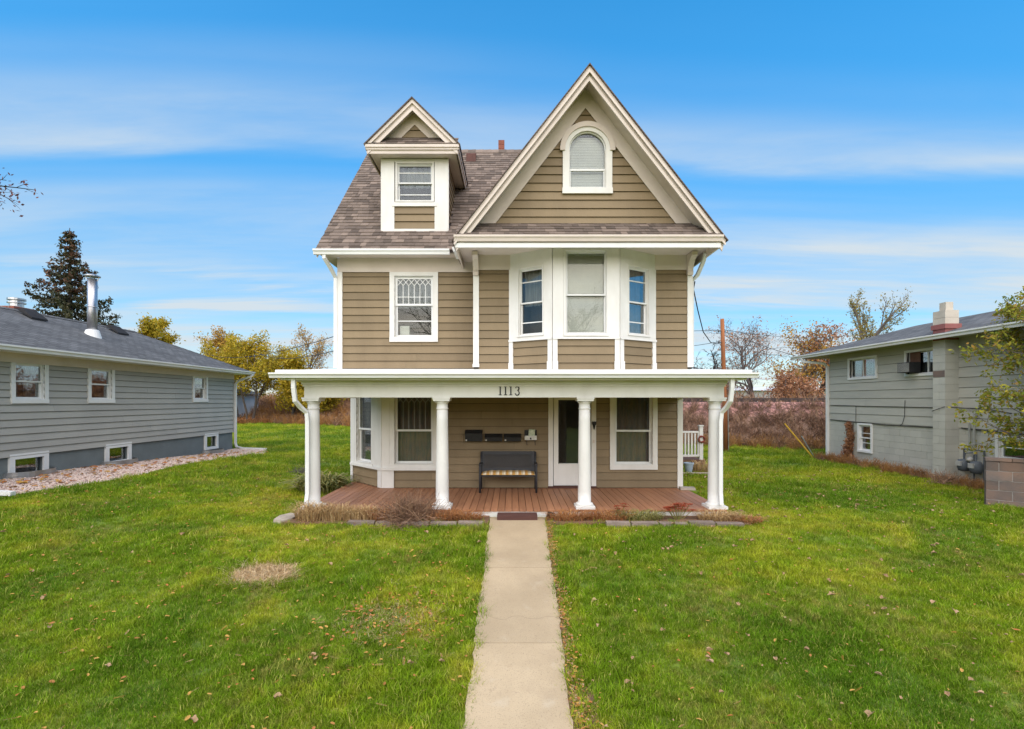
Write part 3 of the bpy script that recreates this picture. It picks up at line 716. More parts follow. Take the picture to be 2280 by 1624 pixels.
def bracket(x):
    prof = [(0, 5.06), (.07, 5.06), (.09, 5.12), (.07, 5.16), (.10, 5.24), (.20, 5.36), (.33, 5.42), (.33, 5.50), (0, 5.50)]
    MB().prism([(x - .06, YG - .05 - a, z) for a, z in prof], [(x + .06, YG - .05 - a, z) for a, z in prof]).build('bracket', 'cream_paint', house)
bracket(-.80); bracket(3.93)
# bay
BL, BR, FLx, FRx = -.05, 3.18, .86, 2.27
def bay_face(p, q, win, cas, mid, rails, fill, pl, pr, top_window=5.12):
    u = Vector((q[0] - p[0], q[1] - p[1])); ln = u.length; u.normalize(); n_ = (u.y, -u.x)
    fr = Fr(p, (u.x, u.y), n_)
    wv = (win[0], win[1], win[2], win[3]); hh = [hole(*wv, cas=cas)]
    w = backing(fr, house, 'wall', 'wall_core_lap_shade', 2.88, 5.52, K(0), K(ln), hh)
    clad(fr, w, 'tan_siding', 2.90, 3.60, EX, K(pl - .02), K(ln - pr + .02), [])
    window(fr, house, *wv, cas=cas, mid=mid, rails=rails, fill=fill, sashw=.03)
    mb = MB(); B_ = []
    mb.fbox(fr, 0, pl, 2.90, 3.60, .0, .04); mb.fbox(fr, ln - pr, ln, 2.90, 3.60, .0, .04)
    mb.fbox(fr, -.006, pl + .01, 2.90, 3.12, .0, .055); mb.fbox(fr, ln - pr - .01, ln + .006, 2.90, 3.12, .0, .055)
    mb.fbox(fr, 0, win[0] - .002, 3.60, 5.515, .0, .034); mb.fbox(fr, win[1] + .002, ln, 3.60, 5.515, .0, .034)
    mb.fbox(fr, win[0] - .002, win[1] + .002, win[3] + .002, 5.515, .0, .032); mb.fbox(fr, win[0] - .002, win[1] + .002, 3.60, win[2] - .002, 0, .034)
    mb.fbox(fr, 0, ln, 3.585, 3.625, .036, .062)
    mb.build('trim', 'white_paint', house)
    return ln
bay_face((BL, YG), (FLx, YB), (.215, .865, 3.68, 5.19), .03, 4.42, (3.99, 4.87), 'curtain_top', .10, .10)
bay_face((FLx, YB), (FRx, YB), (.23, 1.18, 3.65, 5.49), .04, 4.53, (), 'blind', .10, .10)
bay_face((FRx, YB), (BR, YG), (.215, .865, 3.68, 5.19), .03, 4.42, (3.99, 4.87), 'curtain', .10, .10)
# soffit and boxed eave of the gable wing
SX0, SX1 = -1.12, 4.16
mb = MB(); mb.box(SX0, SX1, YR + .04, YW - .06, 5.515, 5.55); mb.build('soffit', 'cream_paint', house)
mb = MB(); mb.box(SX0, SX1, YR, YR + .035, 5.36, 5.55); mb.box(SX0 - .035, SX0 - .002, YR, YW - .08, 5.37, 5.55); mb.box(SX1 + .002, SX1 + .035, YR, 15, 5.37, 5.55); mb.build('fascia', 'cream_paint', house)
gutter('gutter', house, 'cream_paint', (SX0 - .04, YR - .002, 5.585), (SX1 + .05, YR - .002, 5.585), (0, -1), .12, .10)
MB().box(SX0 - .015, SX1 + .015, YR - .03, YR - .004, 5.35, 5.44).build('eave_moulding', 'vinyl_white', house)

# ---- front gable
CX_, AP, HF, M_ = 1.55, 8.98, 2.70, 1.28
fb = FRONT(YB)
# arched window opening
au0, au1, av0 = 1.07, 2.11, 6.645; acx = (au0 + au1) / 2; spring = 7.575; rin, rout = .39, .525
hg = [(acx - rin, acx + rin, av0 + .12, spring + rin)]
z0g = 5.98
tri = lambda t_: ((lambda v: CX_ - (AP - t_ - v) / M_), (lambda v: CX_ + (AP - t_ - v) / M_))
L_, R_ = tri(.07)
w4 = backing(fb, house, 'wall', 'wall_core_lap_shade', 5.55, 8.90, lambda v: L_(v) if v > 6.0 else -.6, lambda v: R_(v) if v > 6.0 else 3.7, hg)
L2, R2 = tri(.46)
clad(fb, w4, 'tan_siding', z0g, 8.50, EX, L2, R2, hg)
def chev(mb, t0, t1, y0, y1, half0, half1, cx=CX_, ap=AP, m=M_, zcut=None):
    for sg in (-1, 1):
        h0, h1 = half0, half1
        poly = [(cx, ap - t0), (cx + sg * h0, ap - t0 - m * h0), (cx + sg * h1, ap - t1 - m * h1), (cx, ap - t1)]
        mb.prism([(x, y0, z) for x, z in poly], [(x, y1, z) for x, z in poly])
    return mb
def chev2(name, mat, parent, *a, **k):
    both = chev(MB(), *a, **k)
    for i in (0, 8):
        mb = MB(); mb.add(both.v[i:i + 8], [tuple(q - i for q in f) for f in both.f if i <= min(f) and max(f) < i + 8]); o = mb.build(name, mat, parent)
    return o
hb = lambda t_, z: (AP - t_ - z) / M_
chev2('frieze_board', 'cream_paint', house, .07, .53, YB - .05, YB - .034, hb(.07, 6.0), hb(.53, 6.0))
chev2('soffit', 'cream_paint', house, .072, .13, YR + .03, YB - .055, HF - .02, HF - .03)
chev2('rake_board', 'cream_paint', house, .10, .28, YR + .002, YR + .03, HF, HF - .03)
chev2('rake_moulding', 'cream_paint', house, .0, .10, YR - .045, YR + .001, HF + .02, HF + .005)
chev2('rake_moulding', 'cream_paint', house, .20, .285, YR - .018, YR + .0015, HF - .03, HF - .05)
chev2('rake_moulding', 'cream_paint', house, .085, .14, YR - .065, YR - .046, HF + .015, HF)
chev2('roof', 'roof_brown', house, -.03, -.003, YR - .085, 14.2, HF + .06, HF + .05)
# arched window
def arc(r, a0, a1, n): return [(acx + r * math.cos(a0 + (a1 - a0) * i / n), spring + r * math.sin(a0 + (a1 - a0) * i / n)) for i in range(n + 1)]
mb = MB()
mb.fbox(fb, au0, au0 + .13, av0 + .12, spring, .028, .055); mb.fbox(fb, au1 - .13, au1, av0 + .12, spring, .028, .055); mb.fbox(fb, au0 - .01, au1 + .01, av0, av0 + .12, .028, .07)
n = 22; o_ = arc(rout, 0, math.pi, n); i_ = arc(rin, 0, math.pi, n)
for k in range(n): mb.fprism(fb, [o_[k], o_[k + 1], i_[k + 1], i_[k]], .012, .055)
mb.fbox(fb, acx - rin - .002, acx - rin + .02, av0 + .12, spring, -.13, .02); mb.fbox(fb, acx + rin - .02, acx + rin + .002, av0 + .12, spring, -.13, .02)
aw = mb.build('window', 'white_paint', house)
mb = MB(); o_ = arc(rout + .055, -.05, math.pi + .05, n); i_ = arc(rout - .05, -.05, math.pi + .05, n)
for k in range(n): mb.fprism(fb, [o_[k], o_[k + 1], i_[k + 1], i_[k]], .056, .085)
mb.build('hood_moulding', 'cream_paint', aw)
mb = MB(); mb.fbox(fb, acx - rin + .02, acx + rin - .02, 7.15, 7.195, -.05, -.01); mb.fbox(fb, acx - rin + .02, acx - rin + .045, 6.77, 7.15, -.05, -.02); mb.fbox(fb, acx + rin - .045, acx + rin - .02, 6.77, 7.15, -.05, -.02)
mb.fbox(fb, acx - rin + .02, acx + rin - .02, 6.765, 6.81, -.05, -.015)
o_ = arc(rin + .003, 0, math.pi, n); i_ = arc(rin - .022, 0, math.pi, n)
for k in range(n): mb.fprism(fb, [o_[k], o_[k + 1], i_[k + 1], i_[k]], -.04, .008)
mb.build('sash', 'vinyl_white', aw)
MB().fbox(fb, acx - rin, acx + rin, 6.78, 7.17, -.034, -.03).build('pane', 'glass', aw)
MB().fbox(fb, acx - rin, acx + rin, 7.17, spring + rin, -.028, -.024).build('pane', 'glass', aw)
mb = MB(); v = 6.78
while v < 7.88:
    mb.prism([fb.p(acx - .375, v, -.105), fb.p(acx + .375, v, -.105), fb.p(acx + .375, v + .003, -.105), fb.p(acx - .375, v + .003, -.105)], [fb.p(acx - .375, v + .036, -.121), fb.p(acx + .375, v + .036, -.121), fb.p(acx + .375, v + .039, -.121), fb.p(acx - .375, v + .039, -.121)]); v += .034
mb.build('blind', 'blind', aw)
MB().fbox(fb, acx - .4, acx + .4, 6.7, 8.02, -.50, -.47).build('recess', 'interior', aw)
# pent roof under the gable
th = math.atan2(6.03 - 5.60, YB - YR + .07)
pent = MB(); pent.prism([(SX0 - .03, YR - .06, 5.56), (SX1 + .03, YR - .06, 5.56), (SX1 - .02, YB - .03, 5.985), (SX0 + .02, YB - .03, 5.985)], [(SX0 - .03, YR - .06, 5.59), (SX1 + .03, YR - .06, 5.59), (SX1 - .02, YB - .03, 6.015), (SX0 + .02, YB - .03, 6.015)])
pent = pent.build('pent_roof', 'shingle_under', house)
NSH = [0]
def shingle_rows(P0, U, S, slope_len, rows_expo, xl, xr, parent, limit, skip=None, name='shingle'):
    """courses of shingles on a slope: P0 eave corner, U along, S up the slope"""
    Nn = U.cross(S).normalized(); Nn = Nn if Nn.z > 0 else -Nn
    rest = MB(); cnt = 0; i = 0; s = 0
    while s < slope_len - .01:
        e = min(rows_expo, slope_len - s); x = xl(s) - rnd() * .12
        while x < xr(s):
            w = random.choice((.10, .13, .16, .19, .23, .28)); a = max(x, xl(s)); b = min(x + w - .004, xr(s)); x += w
            if b - a < .02 or (skip and skip((a + b) / 2, s)): continue
            t0 = .012 + ru(0, .009); t1 = .003; q = lambda u, sl, n_: P0 + U * u + S * sl + Nn * n_
            d = ru(-.006, .006); pts = [q(a, s + d - .012, 0), q(b, s + d - .012, 0), q(b, s + e, 0), q(a, s + e, 0), q(a, s + d - .012, t0), q(b, s + d - .012, t0), q(b, s + e, t1), q(a, s + e, t1)]
            g_ = random.choice((.1, .25, .35, .45, .5, .6, .75, .95))
            if cnt < limit: MB().hexa(pts, g_).build(name, 'shingle', parent, fix=False)
            else: rest.hexa(pts, g_)
            cnt += 1
        s += rows_expo
    if rest.v: r_ = rest.build('shingles', 'shingle', parent, fix=False); r_['kind'] = 'stuff'
P0 = Vector((0, YR - .07, 5.595)); S = Vector((0, YB - .03 - YR + .06, 6.02 - 5.595)); sl = S.length; S.normalize()
shingle_rows(P0, Vector((1, 0, 0)), S, sl, .165, lambda s: SX0 - .02 + s * .05, lambda s: SX1 + .02 - s * .05, pent, 110)

# ---- main roof, ridge along x
EYv, EZ, RYv, RZ = 10.90, 5.67, 15.0, 10.0
X0R, X1R = -4.41, 4.18
mb = MB()
mb.prism([(x, y, z) for x, y, z in ((X0R, EYv, EZ - .05), (X0R, RYv, RZ - .05), (X0R, RYv, RZ), (X0R, EYv, EZ))], [(x, y, z) for x, y, z in ((X1R, EYv, EZ - .05), (X1R, RYv, RZ - .05), (X1R, RYv, RZ), (X1R, EYv, EZ))])
mb.prism([(X0R, 19.1, EZ - .05), (X0R, RYv, RZ - .05), (X0R, RYv, RZ), (X0R, 19.1, EZ)], [(X1R, 19.1, EZ - .05), (X1R, RYv, RZ - .05), (X1R, RYv, RZ), (X1R, 19.1, EZ)])
roof = mb.build('roof', 'shingle_under', house)
S = Vector((0, RYv - EYv, RZ - EZ)); sl = S.length; S.normalize()
DX0, DX1, DY = -3.07, -1.53, 11.5
def dskip(x, s):
    z = EZ + S.z * s; y = EYv + S.y * s
    return DX0 + .03 < x < DX1 - .03 and y > DY + .05 and z < 9.0
valley = lambda s: min(max(-1.36, CX_ - (AP - (EZ + S.z * s)) / M_ + .1), CX_ + .3)
shingle_rows(Vector((0, EYv - .01, EZ + .004)), Vector((1, 0, 0)), S, sl, .16, lambda s: X0R - .01, valley, roof, 185, dskip)
mb = MB(); x = X0R
while x < 2.2: mb.hexa([(x, RYv - .14, RZ - .12), (x + .24, RYv - .14, RZ - .12), (x + .24, RYv, RZ + .035), (x, RYv, RZ + .035), (x, RYv - .14, RZ - .10), (x + .24, RYv - .14, RZ - .09), (x + .24, RYv, RZ + .06), (x, RYv, RZ + .05)], rnd()); x += .235
mb.build('ridge_cap', 'shingle', roof, fix=False)
MB().box(X0R + .02, -1.2, YW - .38, YW - .051, 5.618, 5.64).box(X0R + .02, X0R + .3, YW - .05, 15, 5.618, 5.64).build('soffit', 'cream_paint', house)
gutter('gutter', house, 'vinyl_white', (X0R - .04, EYv + .02, EZ + .01), (-1.40, EYv + .02, EZ + .01), (0, -1), .115, .10)
mb = MB(); mb.prism([(X0R + .005, EYv + .03, EZ - .16), (X0R + .005, RYv, RZ - .16), (X0R + .005, RYv, RZ - .052), (X0R + .005, EYv + .03, EZ - .052)], [(X0R + .03, EYv + .03, EZ - .16), (X0R + .03, RYv, RZ - .16), (X0R + .03, RYv, RZ - .052), (X0R + .03, EYv + .03, EZ - .052)])
mb.build('rake_board', 'cream_paint', house)
# roof fittings
mb = MB(); yv = 14.55; zv = EZ + (yv - EYv) * (RZ - EZ) / (RYv - EYv)
mb.prism([(-1.36, yv - .16, zv - .14), (-1.36, yv - .16, zv + .10), (-1.36, yv + .1, zv + .24), (-1.36, yv + .2, zv + .1)], [(-1.08, yv - .16, zv - .14), (-1.08, yv - .16, zv + .10), (-1.08, yv + .1, zv + .24), (-1.08, yv + .2, zv + .1)])
mb.build('roof_vent', 'vent_brown', house)
mb = MB()
for k in range(8): mb.box(-.43, -.24, 15.3, 15.5, 9.4 + k * .14, 9.53 + k * .14, rnd())
mb.box(-.42, -.25, 15.31, 15.49, 9.4, 10.5); mb.build('chimney', 'brick_red', house)

# ---- dormer
fd = FRONT(DY); DC, DA, DH, DM = -2.30, 9.23, 1.06, .98
wE = (-2.755, -1.845, 6.98, 7.93); he = [hole(*wE, cas=.035)]
dt = lambda t_: ((lambda v: DC - (DA - t_ - v) / DM), (lambda v: DC + (DA - t_ - v) / DM))
La, Ra = dt(.075)
dm = backing(fd, house, 'dormer', 'wall_core_lap_shade', 6.20, 9.10, lambda v: DX0 if v < 8.2 else La(v), lambda v: DX1 if v < 8.2 else Ra(v), he)
clad(fd, dm, 'tan_siding', 6.345, 6.875, .176, K(-2.78), K(-1.83), [])
L3, R3 = dt(.40); clad(fd, dm, 'tan_siding', 8.50, 8.82, .18, L3, R3, [])
window(fd, house, *wE, cas=.035, mid=7.455, rails=(7.19, 7.69), fill='curtain_top', deep=.5, sashw=.03)
mb = MB(); mb.fbox(fd, DX0 - .012, -2.782, 6.29, 8.0, .002, .035); mb.fbox(fd, -1.83, DX1 + .012, 6.29, 8.0, .002, .035)
mb.fbox(fd, -2.78, -1.832, 7.935, 8.0, .002, .033); mb.fbox(fd, -2.83, -1.78, 6.88, 6.975, .002, .05); mb.fbox(fd, DX0 - .012, DX1 + .012, 6.25, 6.345, .03, .045)
mb.build('trim', 'white_paint', house)
# side walls of the dormer: clapboards running back up the roof
for sx, out in ((DX1, 1), (DX0, -1)):
    fs_ = Fr((sx, DY), (0, 1), (out, 0)); back = lambda v: max(.02, (v - EZ) / ((RZ - EZ) / (RYv - EYv)) + EYv - DY)
    ws = backing(fs_, house, 'side_wall', 'wall_core_lap_shade', 6.30, 8.05, K(0.0), back, [], -.08, 0.0)
    v = 6.36
    while v < 8.0:
        e = min(v + .176, 8.0); mb = MB(); b0, b1 = back(v), back(e)
        mb.prism([fs_.p(.03, v, .001), fs_.p(b0, v, .001), fs_.p(b0, v, .026), fs_.p(.03, v, .026)], [fs_.p(.03, e, .001), fs_.p(b1, e, .001), fs_.p(b1, e, .006), fs_.p(.03, e, .006)], rnd()); mb.build('siding_board', 'tan_siding', ws); v = e
    MB().prism([fs_.p(-.03, 6.27, .002), fs_.p(.05, 6.27, .002), fs_.p(.05, 6.27, .032), fs_.p(-.03, 6.27, .032)], [fs_.p(-.03, 8.04, .002), fs_.p(.05, 8.04, .002), fs_.p(.05, 8.04, .032), fs_.p(-.03, 8.04, .032)]).build('corner_board', 'white_paint', ws)
DYR = 11.2
mb = MB(); mb.box(DC - 1.0, DC + 1.0, DYR + .03, 13.2, 8.02, 8.05); mb.build('soffit', 'cream_paint', house)
mb = MB(); mb.box(DC - 1.03, DC + 1.03, DYR, DYR + .028, 7.99, 8.10); mb.box(DC - 1.06, DC + 1.06, DYR - .03, DYR - .002, 8.07, 8.14); mb.box(DC - 1.085, DC + 1.085, DYR - .055, DYR - .031, 8.12, 8.185)
for sg in (-1, 1): mb.box(DC + sg * 1.045 - .012, DC + sg * 1.045 + .012, DYR + .001, 13.1, 7.99, 8.10); mb.box(DC + sg * 1.07 - .012, DC + sg * 1.07 + .012, DYR - .02, 13.1, 8.08, 8.18)
mb.build('fascia', 'cream_paint', house)
dch = lambda mb, t0, t1, y0, y1, h0, h1: chev(mb, t0, t1, y0, y1, h0, h1, DC, DA, DM)
chev2('frieze_board', 'cream_paint', house, .075, .42, DY - .04, DY - .026, (DA - .075 - 8.50) / DM, (DA - .42 - 8.50) / DM, DC, DA, DM)
chev2('soffit', 'cream_paint', house, .076, .12, DYR + .02, DY - .045, DH - .04, DH - .05, DC, DA, DM)
chev2('rake_board', 'cream_paint', house, .09, .24, DYR + .002, DYR + .02, DH, DH - .03, DC, DA, DM)
chev2('rake_moulding', 'cream_paint', house, .0, .09, DYR - .045, DYR + .001, DH + .02, DH, DC, DA, DM)
chev2('rake_moulding', 'cream_paint', house, .16, .245, DYR - .015, DYR + .0015, DH - .02, DH - .04, DC, DA, DM)
chev2('roof', 'roof_brown', house, -.04, -.002, DYR - .075, 14.3, DH + .05, DH + .04, DC, DA, DM)
dp = MB().prism([(DC - 1.06, DYR - .05, 8.165), (DC + 1.06, DYR - .05, 8.165), (DC + .98, DY - .03, 8.47), (DC - .98, DY - .03, 8.47)], [(DC - 1.06, DYR - .05, 8.185), (DC + 1.06, DYR - .05, 8.185), (DC + .98, DY - .03, 8.49), (DC - .98, DY - .03, 8.49)]).build('pent_roof', 'shingle_under', house)
P0 = Vector((DC, DYR - .055, 8.187)); S2 = Vector((0, DY - .03 - DYR + .05, .305)); sl2 = S2.length; S2.normalize()
rest = MB()
for i in range(3):
    x = -1.04
    while x < 1.04:
        w = ru(.12, .25); a, b = x, min(x + w - .004, 1.04); x += w; s = i * .15
        q = lambda u, sl_, n_: P0 + Vector((u, 0, 0)) + S2 * sl_ + Vector((0, -S2.z, S2.y)) * n_
        e = min(.15, sl2 - s); rest.hexa([q(a, s, 0), q(b, s, 0), q(b, s + e, 0), q(a, s + e, 0), q(a, s, .016), q(b, s, .016), q(b, s + e, .004), q(a, s + e, .004)], random.choice((.1, .3, .5, .7, .9)))
r_ = rest.build('shingles', 'shingle', dp, fix=False); r_['kind'] = 'stuff'

# ---- door
mb = MB(); frame_boxes(mb, fw, .85, 1.965, .245, 2.56, .11, .002, .045, wb=.02)
door = mb.build('door', 'white_paint', house)
mb = MB(); d0, d1 = .975, 1.84; mb.fbox(fw, d0, 1.085, .30, 2.42, -.03, .012); mb.fbox(fw, 1.73, d1, .30, 2.42, -.03, .012); mb.fbox(fw, 1.086, 1.729, .30, .80, -.03, .011); mb.fbox(fw, 1.086, 1.729, 2.30, 2.42, -.03, .011)
mb.fbox(fw, 1.10, 1.715, .805, .815, -.02, .018)
dl = mb.build('door_leaf', 'white_paint', door)
MB().fbox(fw, 1.08, 1.735, .79, 2.31, -.02, -.016).build('pane', 'glass', door)
MB().fbox(fw, .90, 1.92, .25, 2.45, -1.2, -1.15).fbox(fw, .88, .90, .25, 2.45, -1.2, -.13).fbox(fw, 1.92, 1.94, .25, 2.45, -1.2, -.13).fbox(fw, .88, 1.94, .22, .25, -1.2, -.13).fbox(fw, .88, 1.94, 2.45, 2.48, -1.2, -.13).build('recess', 'interior', door)
mb = MB(); mb.fbox(fw, 1.78, 1.81, 1.12, 1.28, .012, .03); mb.tube([fw.p(1.795, 1.2, .03), fw.p(1.795, 1.2, .06), fw.p(1.73, 1.2, .065)], .01, 8); mb.build('door_handle', 'meter_pale', door)
MB().fbox(fw, .84, 1.975, .245, .29, .0, .06).build('threshold', 'step_wood', door)
# ---- porch
deck = MB(); deck.box(-4.0, 4.0, 9.14, 11.36, .10, .195); deck.box(-4.0, -3.2, 11.3, 12.2, .10, .19)
deck = deck.build('deck', 'deck_gap', house)
x = -4.03; k = 0; PW = .1345
while x < 4.0:
    x1 = min(x + PW - .009, 4.03); r_ = rnd(); mb = MB(); xm = (x + x1) / 2
    yend = YW - .005
    if xm < -3.04: yend = YW + (-3.04 - xm) - .03
    mb.box(x, x1, 9.10 + ru(-.004, .004), yend, .20, .24 + ru(-.0015, .0015), r_); mb.build('deck_board', 'deck_board', deck); x += PW
MB().box(-4.04, 4.04, 9.112, 9.138, .06, .198).box(-4.04, -4.005, 9.14, 12.3, .06, .198).box(4.005, 4.04, 9.14, 11.4, .06, .198).build('rim_board', 'white_paint', deck)
def column(x):
    c = MB(); y = 9.29
    prof = [(.135, .0)]
    for i in range(9):
        t_ = i / 8; prof.append((.124 - .019 * t_ ** 1.6, .10 + 1.78 * t_))
    prof += [(.105, 1.88), (.118, 1.885), (.118, 1.90), (.105, 1.905), (.105, 1.985), (.118, 2.0), (.142, 2.035)]
    prof[0:1] = [(.158, .045), (.165, .06), (.165, .085), (.15, .095)]
    c.lathe((x, y, FL), prof, 28); o = c.build('column', 'white_paint', house, smooth=False)
    me = o.data; me.polygons.foreach_set('use_smooth', [len(p.vertices) == 4 for p in me.polygons])
    MB().box(x - .18, x + .18, y - .18, y + .18, FL, FL + .05).build('plinth', 'white_paint', o)
    MB().box(x - .155, x + .155, y - .155, y + .155, FL + 2.036, FL + 2.105).box(x - .165, x + .165, y - .165, y + .165, FL + 2.075, FL + 2.1045).build('capital', 'white_paint', o)
for x in (-3.80, -1.335, 1.387, 3.88): column(x)
mb = MB(); mb.box(-3.92, 4.0, 9.15, 9.43, 2.345, 2.64); mb.box(-3.92, -3.64, 9.431, 11.36, 2.345, 2.64); mb.box(3.72, 4.0, 9.431, 11.36, 2.345, 2.64)
beam = mb.build('beam', 'white_paint', house)
MB().box(-3.96, 4.04, 9.10, 9.148, 2.59, 2.66).box(-3.94, 4.02, 9.125, 9.1485, 2.55, 2.588).build('beam_moulding', 'white_paint', house)
MB().box(-4.22, 4.28, 8.84, 11.36, 2.662, 2.70).build('porch_ceiling', 'white_paint', house)
mb = MB(); mb.prism([(-4.30, 8.80, 2.705), (-4.30, 8.80, 2.835), (-4.30, 11.36, 3.03), (-4.30, 11.36, 2.71)], [(4.36, 8.80, 2.705), (4.36, 8.80, 2.835), (4.36, 11.36, 3.03), (4.36, 11.36, 2.71)])
mb.prism([(-4.30, 11.361, 2.8), (-4.30, 12.6, 2.8), (-4.30, 12.6, 3.02), (-4.30, 11.361, 3.02)], [(-3.0, 11.361, 2.8), (-3.0, 12.6, 2.8), (-3.0, 12.6, 3.02), (-3.0, 11.361, 3.02)])
mb.build('porch_roof', 'vinyl_white', house)
gutter('gutter', house, 'vinyl_white', (-4.37, 8.795, 2.79), (4.43, 8.795, 2.79), (0, -1), .095, .11)
MB().box(-4.28, 4.34, 8.772, 8.797, 2.797, 2.845).build('drip_edge', 'vinyl_white', house)
# downspouts
def spout(path, mat='vinyl_white', w=.075, d=.06): return rect_tube(MB(), path, w, d).build('downspout', mat, house)
spout([(-3.98, 8.84, 2.70), (-3.98, 8.84, 2.52), (-3.97, 8.88, 2.28), (-3.92, 9.0, 2.16), (-3.84, 9.08, 2.06), (-3.83, 9.09, 1.9), (-3.83, 9.09, .55), (-3.85, 9.07, .32), (-3.93, 8.98, .17)], w=.07, d=.06)
spout([(4.01, 8.84, 2.70), (4.01, 8.84, 2.52), (4.0, 8.88, 2.28), (3.98, 9.0, 2.16), (3.92, 9.08, 2.06), (3.905, 9.09, 1.9), (3.905, 9.09, .55), (3.91, 9.07, .34)], w=.07, d=.06)
spout([(-4.22, 10.9, 5.60), (-4.22, 10.9, 5.50), (-4.15, 11.15, 5.30), (-4.12, 11.33, 5.15), (-4.12, 11.33, 3.05)])
spout([(4.16, 10.4, 5.45), (4.17, 10.6, 5.30), (4.15, 10.85, 5.10), (4.06, 10.95, 4.98), (4.06, 10.95, 3.05)])
mb = MB(); mb.prism([(4.17, 9.9, 5.44), (4.30, 9.9, 5.44), (4.34, 9.9, 5.56), (4.17, 9.9, 5.56)], [(4.17, 14, 5.44), (4.30, 14, 5.44), (4.34, 14, 5.56), (4.17, 14, 5.56)]); mb.build('gutter', 'vinyl_white', house)
mb = MB(); mb.prism([(-1.16, 10.3, 5.46), (-1.25, 10.3, 5.46), (-1.28, 10.3, 5.55), (-1.16, 10.3, 5.55)], [(-1.16, 10.88, 5.46), (-1.25, 10.88, 5.46), (-1.28, 10.88, 5.55), (-1.16, 10.88, 5.55)]); mb.build('gutter', 'vinyl_white', house)
# house number 1113
fq = FRONT(9.15); num = None
num = MB().fbox(fq, -.24, .13, 2.3845, 2.386, .0005, .002).build('house_number', 'white_paint', house)
for i in range(3):
    u = -.222 + i * .10; mb = MB(); mb.fbox(fq, u - .011, u + .011, 2.392, 2.548, .002, .014); mb.fbox(fq, u - .028, u + .028, 2.388, 2.402, .002, .015); mb.fbox(fq, u - .028, u + .020, 2.540, 2.554, .002, .015); mb.build('digit', 'black_metal', num)
u = .098; pth = []
for i in range(13): a = R(165) - R(240) * i / 12; pth.append((u + .033 * math.cos(a), 2.512 + .036 * math.sin(a)))
for i in range(14): a = R(80) - R(250) * i / 13; pth.append((u + .038 * math.cos(a), 2.430 + .043 * math.sin(a)))
MB().tube([fq.p(a, b, .008) for a, b in pth], [.010] + [.0075 + .004 * abs(math.sin(i * .24)) for i in range(len(pth) - 2)] + [.011], 6).build('digit', 'black_metal', num)
MB().fbox(fw, 1.885, 1.925, 1.30, 1.37, .046, .06).build('doorbell', 'cream_paint', house)
# ---- things on the porch
def sconce():
    t_ = thing('wall_ornament', (1.915, YW - .05, 1.62), 'black scrolled iron ornament on the door casing', 'ornament')
    mb = MB(); mb.fprism(fw, [(1.915 + a * 1.0, 1.60 + b) for a, b in ((0, 0), (.018, .05), (.03, .10), (.045, .13), (.055, .17), (.045, .205), (.02, .19), (0, .21), (-.02, .19), (-.045, .205), (-.055, .17), (-.045, .13), (-.03, .10), (-.018, .05))], .047, .062); mb.build('back_plate', 'black_metal', t_)
    mb = MB(); mb.tube([fw.p(1.915, 1.63, .06), fw.p(1.915, 1.66, .10), fw.p(1.915, 1.72, .11), fw.p(1.915, 1.76, .07)], .014, 8); mb.build('hook', 'black_metal', t_)
sconce()
def mailbox(x0, x1, z0, z1, label, lid=.5):
    t_ = thing('mailbox', ((x0 + x1) / 2, YW - .03, z0), label, 'mailbox', 'black mailboxes on the porch wall')
    d = .13; mb = MB(); n0 = .03
    mb.fprism(Fr((x0, YW), (0, -1), (-1, 0)), [(n0, z0), (n0 + d, z0), (n0 + d + .01, z1 - .06), (n0 + .03, z1), (n0, z1)], 0, -(x1 - x0)); mb.build('box', 'black_metal', t_)
    mb = MB(); mb.fprism(Fr((x0 - .006, YW), (0, -1), (-1, 0)), [(n0 + d + .012, z1 - .075), (n0 + d + .018, z1 - .065), (n0 + .03, z1 + .008), (n0 + .02, z1 + .002)], 0, -(x1 - x0) - .012); mb.build('lid', 'black_metal', t_)
    mb = MB(); mb.fbox(fw, x0 + .01, x0 + .045, z0 + .01, z0 + .045, n0 + d + .001, n0 + d + .012); mb.build('lock', 'meter_pale', t_)
mailbox(-1.084, -.69, 1.345, 1.60, 'tall black mailbox, leftmost of the row above the bench')
mailbox(-.625, -.228, 1.345, 1.51, 'low black mailbox second from the left on the porch wall')
mailbox(-.179, .205, 1.345, 1.51, 'low black mailbox beside the one stuffed with papers')
t_ = thing('mailbox', (.435, YW - .03, 1.37), 'white-fronted mailbox stuffed with papers next to the door', 'mailbox')
MB().fbox(fw, .29, .58, 1.45, 1.60, .03, .05).build('back_plate', 'black_metal', t_)
MB().fbox(fw, .295, .575, 1.375, 1.47, .05, .14).build('box', 'paper_white', t_)
for k in range(2): MB().tube([fw.p(.34 + k * .19, 1.375, .09), fw.p(.345 + k * .19, 1.30, .09), fw.p(.35 + k * .19, 1.25, .11)], .008, 6).build('hook', 'black_metal', t_)
MB().fbox(fw, .415, .45, 1.39, 1.43, .141, .146).build('latch', 'black_metal', t_)
o = MB().prism([fw.p(.38, 1.45, .07), fw.p(.53, 1.45, .075), fw.p(.54, 1.62, .10), fw.p(.39, 1.625, .095)], [fw.p(.38, 1.45, .10), fw.p(.53, 1.45, .105), fw.p(.53, 1.61, .13), fw.p(.40, 1.62, .125)]).build('newspaper', 'paper')
tag(o, 'folded green and white papers sticking out of the mailbox', 'newspaper')
